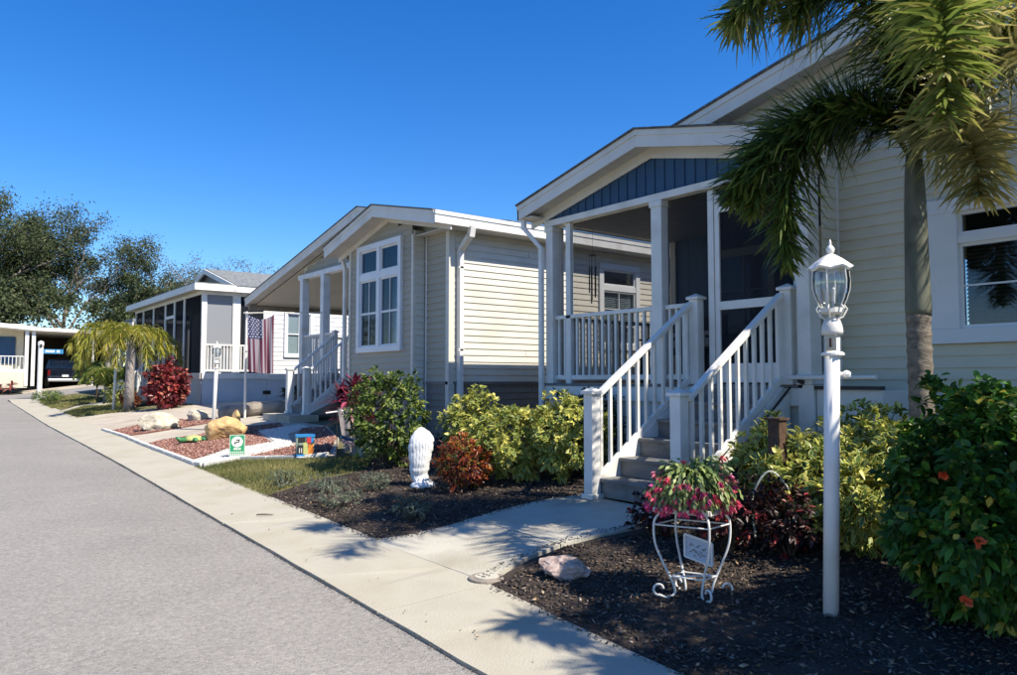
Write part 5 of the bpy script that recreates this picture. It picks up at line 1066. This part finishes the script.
strappy('cordyline', 'dark red cordyline plant beside the middle house steps', 5.3, 10.1, 30, .36, .055, 'Lcordy', heads=4, h=.5)
strappy('cordyline', 'dark spiky plant under the flag by the middle house steps', 7.0, 17.6, 30, .4, .05, 'Ldark', heads=4, h=.7)
bush('copperleaf_shrub', 'bright red copperleaf shrub at the corner of the screened porch', 'shrub', 5.85, 23.9, .52, .52, 1.26, 420, 9, .15, .085, 'Lred', clump=.4)
bush('shrub', 'yellow green shrub between lamp post and palm trunk', 'shrub', 5.3, 27.6, .5, .5, .7, 160, 8, .12, .05, 'Lvar')
bush('shrub', 'small orange and green croton at the palm foot', 'shrub', 5.35, 26.4, .3, .3, .5, 110, 8, .1, .04, 'Lcrot')
bush('low_shrub', 'patch of low green ground plants at the grass corner', 'shrub', 4.3, 36.5, .5, 1.6, .45, 160, 8, .12, .03, 'Lgreen')
for x, lab in ((2.55, 'red leaved plant leftmost in the far planting strip'), (3.4, 'red leaved plant second in the far planting strip'), (4.05, 'red leaved plant nearest the far carport')): strappy('cordyline', lab, x, 49.4, 14, .5, .1, 'Lred', heads=3, h=.6)

# ------------------------------------------------------------------ palms
px, py = 5.60, 2.425; pz = gh(px, py); PT = thing('palm_tree', 'tall palm with smooth green crownshaft in front of the pale yellow wall', 'palm tree', (px, py, pz))
prof = []; zz = pz-.05
while zz < 1.93: prof.append((.084-.004*(zz-.4)+(.006 if len(prof) % 4 == 0 else 0), zz)); zz += .028
m = MB(); m.tube([(px+.01*math.sin(z_*2), py, z_) for r, z_ in prof], [r for r, z_ in prof], 18, False); m.build('trunk', 'trunk1', PT, smooth=True)
m = MB(); m.tube([(px, py, z_) for z_ in (1.90, 1.95, 2.1, 2.4, 2.7, 2.95, 3.1)], [.083, .086, .082, .077, .072, .062, .05], 18); m.build('crownshaft', 'shaft', PT, smooth=True)
c0 = (px, py, 3.0)
F_ = [([c0, (5.45, 2.55, 3.32), (5.35, 2.82, 3.44), (5.2, 3.10, 3.36), (5.10, 3.34, 3.06), (5.07, 3.40, 2.74)], 'Lpalm', 480, .38, 1.0, .35),
      ([c0, (5.42, 2.6, 3.38), (5.28, 2.88, 3.42), (5.15, 3.08, 3.1), (5.1, 3.14, 2.7), (5.1, 3.14, 2.3)], 'Lpalm', 520, .36, 1.0, .35),
      ([c0, (5.45, 2.6, 3.45), (5.3, 2.92, 3.5), (5.14, 3.24, 3.34), (5.05, 3.46, 3.06), (5.02, 3.54, 2.86)], 'Lpalm', 440, .36, 1.0, .35),
      ([c0, (5.4, 2.25, 3.7), (5.1, 2.05, 3.95), (4.75, 1.88, 3.75), (4.5, 1.76, 3.35), (4.38, 1.72, 2.88)], 'Lpalm', 400, .36, 1.0, .55),
      ([c0, (5.5, 2.45, 3.8), (5.3, 2.6, 4.35), (5.05, 2.85, 4.5), (4.85, 3.1, 4.38), (4.72, 3.32, 4.12)], 'Lpalm', 520, .56, .6, .5),
      ([c0, (5.5, 2.5, 3.75), (5.3, 2.68, 4.25), (5.1, 2.85, 4.3), (4.98, 2.98, 4.1)], 'Lpalm', 320, .46, .9, .45),
      ([c0, (5.5, 2.25, 3.2), (5.3, 2.05, 3.15), (5.12, 1.86, 2.88), (5.02, 1.80, 2.55)], 'Lpalmb', 330, .33, 1.0, .5),
      ([c0, (5.65, 2.0, 3.6), (5.5, 1.6, 3.85), (5.3, 1.2, 3.6), (5.15, .95, 3.2)], 'Lpalmy', 330, .38, 1.0, .5),
      ([c0, (5.3, 2.2, 4.2), (4.8, 1.9, 5.0), (4.3, 1.7, 5.1), (3.9, 1.6, 4.9)], 'Lpalm', 260, .42, 1.0, .5),
      ([c0, (5.8, 2.1, 3.6), (5.95, 1.7, 4.0), (6.1, 1.2, 4.0), (6.2, .8, 3.7)], 'Lpalm', 260, .40, .9, .45),
      ([c0, (5.4, 2.45, 3.9), (5.0, 2.5, 4.6), (4.5, 2.6, 5.0), (4.1, 2.7, 4.9)], 'Lpalm', 280, .42, 1.0, .5),
      ([c0, (5.6, 2.3, 3.7), (5.45, 2.1, 4.4), (5.3, 1.9, 4.9), (5.1, 1.7, 5.0), (4.9, 1.5, 4.8)], 'Lpalm', 300, .42, 1.0, .55),
      ([c0, (5.7, 2.5, 3.8), (5.6, 2.7, 4.7), (5.35, 3.0, 5.1), (5.0, 3.3, 5.0)], 'Lpalm', 260, .42, .6, .45),
      ([c0, (5.55, 2.2, 3.3), (5.3, 1.8, 3.5), (5.1, 1.45, 3.3), (5.0, 1.25, 2.95)], 'Lpalmb', 260, .34, 1.0, .5)]
for i, (pts, mt, n_, L_, pl_, dr_) in enumerate(F_):
    frond(pts, PT, mt, int(n_*.8), L_*1.08, .030, pl_, .22, .012, 100+i, dr_+(-.03 if i in (0, 1, 2) else .06), rnd=.2, fw=.6, label={'Lpalmb': 'drying brown frond', 'Lpalmy': 'yellow green frond'}.get(mt))
# a second palm just right of the photo throws the foreground shade
p2 = thing('palm_tree', 'palm standing in the bed just outside the right edge', 'palm tree', (4.45, -.65, gh(4.15, -.6)))
MB().tube([(4.45, -.65, .1), (4.45, -.65, 2.7)], [.1, .08], 14).build('trunk', 'trunk1', p2, smooth=True)
for i in range(9):
    a = math.pi*(.45+.14*i); c, s = math.cos(a), math.sin(a); up_ = .5+.4*(i % 3)
    frond([(4.45, -.65, 2.7), (4.45+.35*c, -.65+.35*s, 3.0+up_*.7), (4.45+.7*c, -.65+.7*s, 3.1+up_), (4.45+1.0*c, -.65+1.0*s, 2.8+up_*.6)], p2, 'Lpalm', 150, .4, .034, .8, .45, .014, 300+i)
# drooping yellow palm by the far lamp
def palm(x, y, h, lab, nf, fl, mat, tr, seed, mt='barepale', arch=1.0, tlean=0):
    z = gh(x, y); t = thing('palm_tree', lab, 'palm tree', (x, y, z)); m = MB()
    m.tube([(x, y, z-.1), (x+tlean*.3, y, z+h*.35), (x+tlean, y, z+h)], [tr*1.3, tr, tr*.85], 12); m.build('trunk', mt, t, smooth=True); cx = x+tlean; cz = z+h
    for i in range(nf):
        a = i*2.399+seed; c, s = math.cos(a), math.sin(a); u = rng.uniform(.25, .8)*arch; f = fl*rng.uniform(.8, 1.1)
        frond([(cx, y, cz), (cx+.3*f*c, y+.3*f*s, cz+.28*u), (cx+.65*f*c, y+.65*f*s, cz+.15*u), (cx+.9*f*c, y+.9*f*s, cz-.35*f), (cx+.98*f*c, y+.98*f*s, cz-.6*f*rng.uniform(.4, 1.3))], t, mat, 95, .36, .03, .8, .6, .02, seed*50+i, .45, rnd=.3)
    return t
palm(5.1, 25.3, 2.35, 'palm with grey trunk and drooping yellow fronds beside the third lamp post', 12, 1.42, 'Lpalmy', .13, 3)
palm(5.75, 32.0, 2.7, 'palm with paler trunk behind the drooping yellow palm', 8, 1.4, 'Lpalmy', .17, 5, arch=1.4)
def shrubpalm(x, y, lab, h, seed, n_=16, fl=1.0):
    z = gh(x, y); t = thing('shrub_palm', lab, 'palm', (x, y, z)); MB().tube([(x, y, z-.05), (x, y, z+h*.3)], .06, 8).build('trunk', 'stem', t)
    for i in range(n_):
        a = i*2.399+seed; c, s = math.cos(a), math.sin(a); f = fl*rng.uniform(.8, 1.1); frond([(x, y, z+h*.3), (x+.25*f*c, y+.25*f*s, z+h*.85), (x+.6*f*c, y+.6*f*s, z+h), (x+.95*f*c, y+.95*f*s, z+h*.6)], t, 'Lpalm', 60, .34, .035, .5, .3, .01, seed*70+i, .5)
shrubpalm(5.5, 30.6, 'bushy green shrub palm left of the third lamp post', 1.2, 2); shrubpalm(5.6, 33.6, 'bushy green shrub palm nearest the far corner', 1.4, 6)

# ------------------------------------------------------------------ background trees
def tree(name, lab, x, y, h, spread, seed, mat, nleaf=6500, ls=.30, bare=False, bark='bark', depth=5, group='trees behind the houses', crown=.35):
    rg = random.Random(seed); z = gh(x, y); t = thing(name, lab, 'tree', (x, y, z), group); m = MB(); tips = []
    def grow(p, d, L_, r, k):
        n_ = 3; pts = [p]; q = p.copy(); dd = d.copy()
        for _ in range(n_): dd = (dd+Vector((rg.gauss(0, .16), rg.gauss(0, .16), rg.gauss(0, .08)))).normalized(); q = q+dd*L_/n_; pts.append(q.copy())
        m.tube([tuple(a) for a in pts], [r*(1-.35*i/n_) for i in range(n_+1)], 6 if k < 2 else 4, False)
        if k >= 2: tips.append(pts[-1]); tips.append(pts[2])
        if k >= depth: return
        for _ in range(rg.choice((2, 3, 3)) if k else 5):
            a = rg.random()*6.28; sp = rg.uniform(.4, .95) if k else rg.uniform(.35, .8); perp = dd.orthogonal().normalized(); perp.rotate(Matrix.Rotation(a, 3, dd)) if False else None
            v = Vector((math.cos(a), math.sin(a), rg.uniform(-.25, .5))); nd = (dd*(1-sp*.4)+v*sp*spread+Vector((0, 0, .12))).normalized()
            grow(pts[-1] if rg.random() < .6 else pts[2], nd, L_*rg.uniform(.6, .85), r*.6, k+1)
    grow(Vector((x, y, z-.2)), Vector((rg.gauss(0, .05), rg.gauss(0, .05), 1)), h*crown, h*.018, 0)
    top_ = max(p.z for p in tips)-z; s_ = h/top_
    m.v = [(x+(a-x)*s_, y+(b-y)*s_, z+(c-z)*s_) for a, b, c in m.v]; m.build('trunk', bark, t)
    tp = np.array([[x+(p.x-x)*s_, y+(p.y-y)*s_, z+(p.z-z)*s_] for p in tips])
    if nleaf:
        keep = rng.random(len(tp)) < .8; tp2 = tp[keep]; k = rng.integers(len(tp2), size=nleaf); P = tp2[k]+rng.normal(size=(nleaf, 3))*h*.026; tb = rng.normal(size=len(tp2))*.22
        leaves('crown', P, rdir(nleaf)+np.array([0, 0, -.2]), rdir(nleaf)+np.array([0, 0, .6]), ls*rng.uniform(.6, 1.3, nleaf), ls*.5, mat, t, tint=np.clip(.5+tb[k]+.2*rng.normal(size=nleaf), 0, 1))
    return t
tree('oak_tree', 'dense dark tree at the far left edge', 2.5, 74, 17.5, .9, 1, 'Ltree', 34000, .21)
tree('oak_tree', 'tall dark tree second from the left edge', 9.5, 72, 12.8, .8, 2, 'Ltree', 26000, .2)
tree('oak_tree', 'airy tree left of the centre of the tree line', 17.5, 76, 11.6, .8, 3, 'Ltree', 20000, .2)
tree('oak_tree', 'pale half bare tree with tan twigs', 21.5, 70, 11.8, .8, 4, 'Ltreel', 8000, .16, bark='barepale')
tree('oak_tree', 'dark lower tree behind the carport', 12.5, 66, 8, .9, 5, 'Ltree', 13000, .26)
tree('oak_tree', 'low dark tree behind the pale tree', 17.5, 64, 7.6, .9, 6, 'Ltree', 13000, .26)
tree('oak_tree', 'dark tree partly outside the left edge', -6, 70, 15, .9, 7, 'Ltree', 9000, .3)
tree('oak_tree', 'dark tree behind the screened porch roof', 24.5, 66, 7.8, .9, 8, 'Ltree', 12000, .24)
tree('oak_tree', 'low tree filling behind the far house roof', 6.0, 68, 9.5, 1.0, 21, 'Ltree', 13000, .26)
for i, (x, y, h) in enumerate(((22.0, 52, 9.2), (26.5, 55, 10.0), (30.0, 56, 10.5), (33, 54, 10.2))):
    tree('bare_tree', ['leafless thin tree above the grey roof, leftmost', 'leafless thin tree above the middle of the grey roof', 'leafless thin tree above the right of the grey roof', 'leafless thin tree just left of the middle house roof'][i], x, y, h, .8, 30+i, 'Ltreel', 350, .12, depth=6, bark='barepale', group='leafless trees behind the grey roof')
hb = rng.random(22000); P = np.stack([-20+hb*60, 60+rng.random(22000)*2.5, 1+6.0*rng.random(22000)**1.2], 1); leaves('undergrowth', P, rdir(22000), rdir(22000)+np.array([0, 0, .5]), .28, .16, 'Ltree')
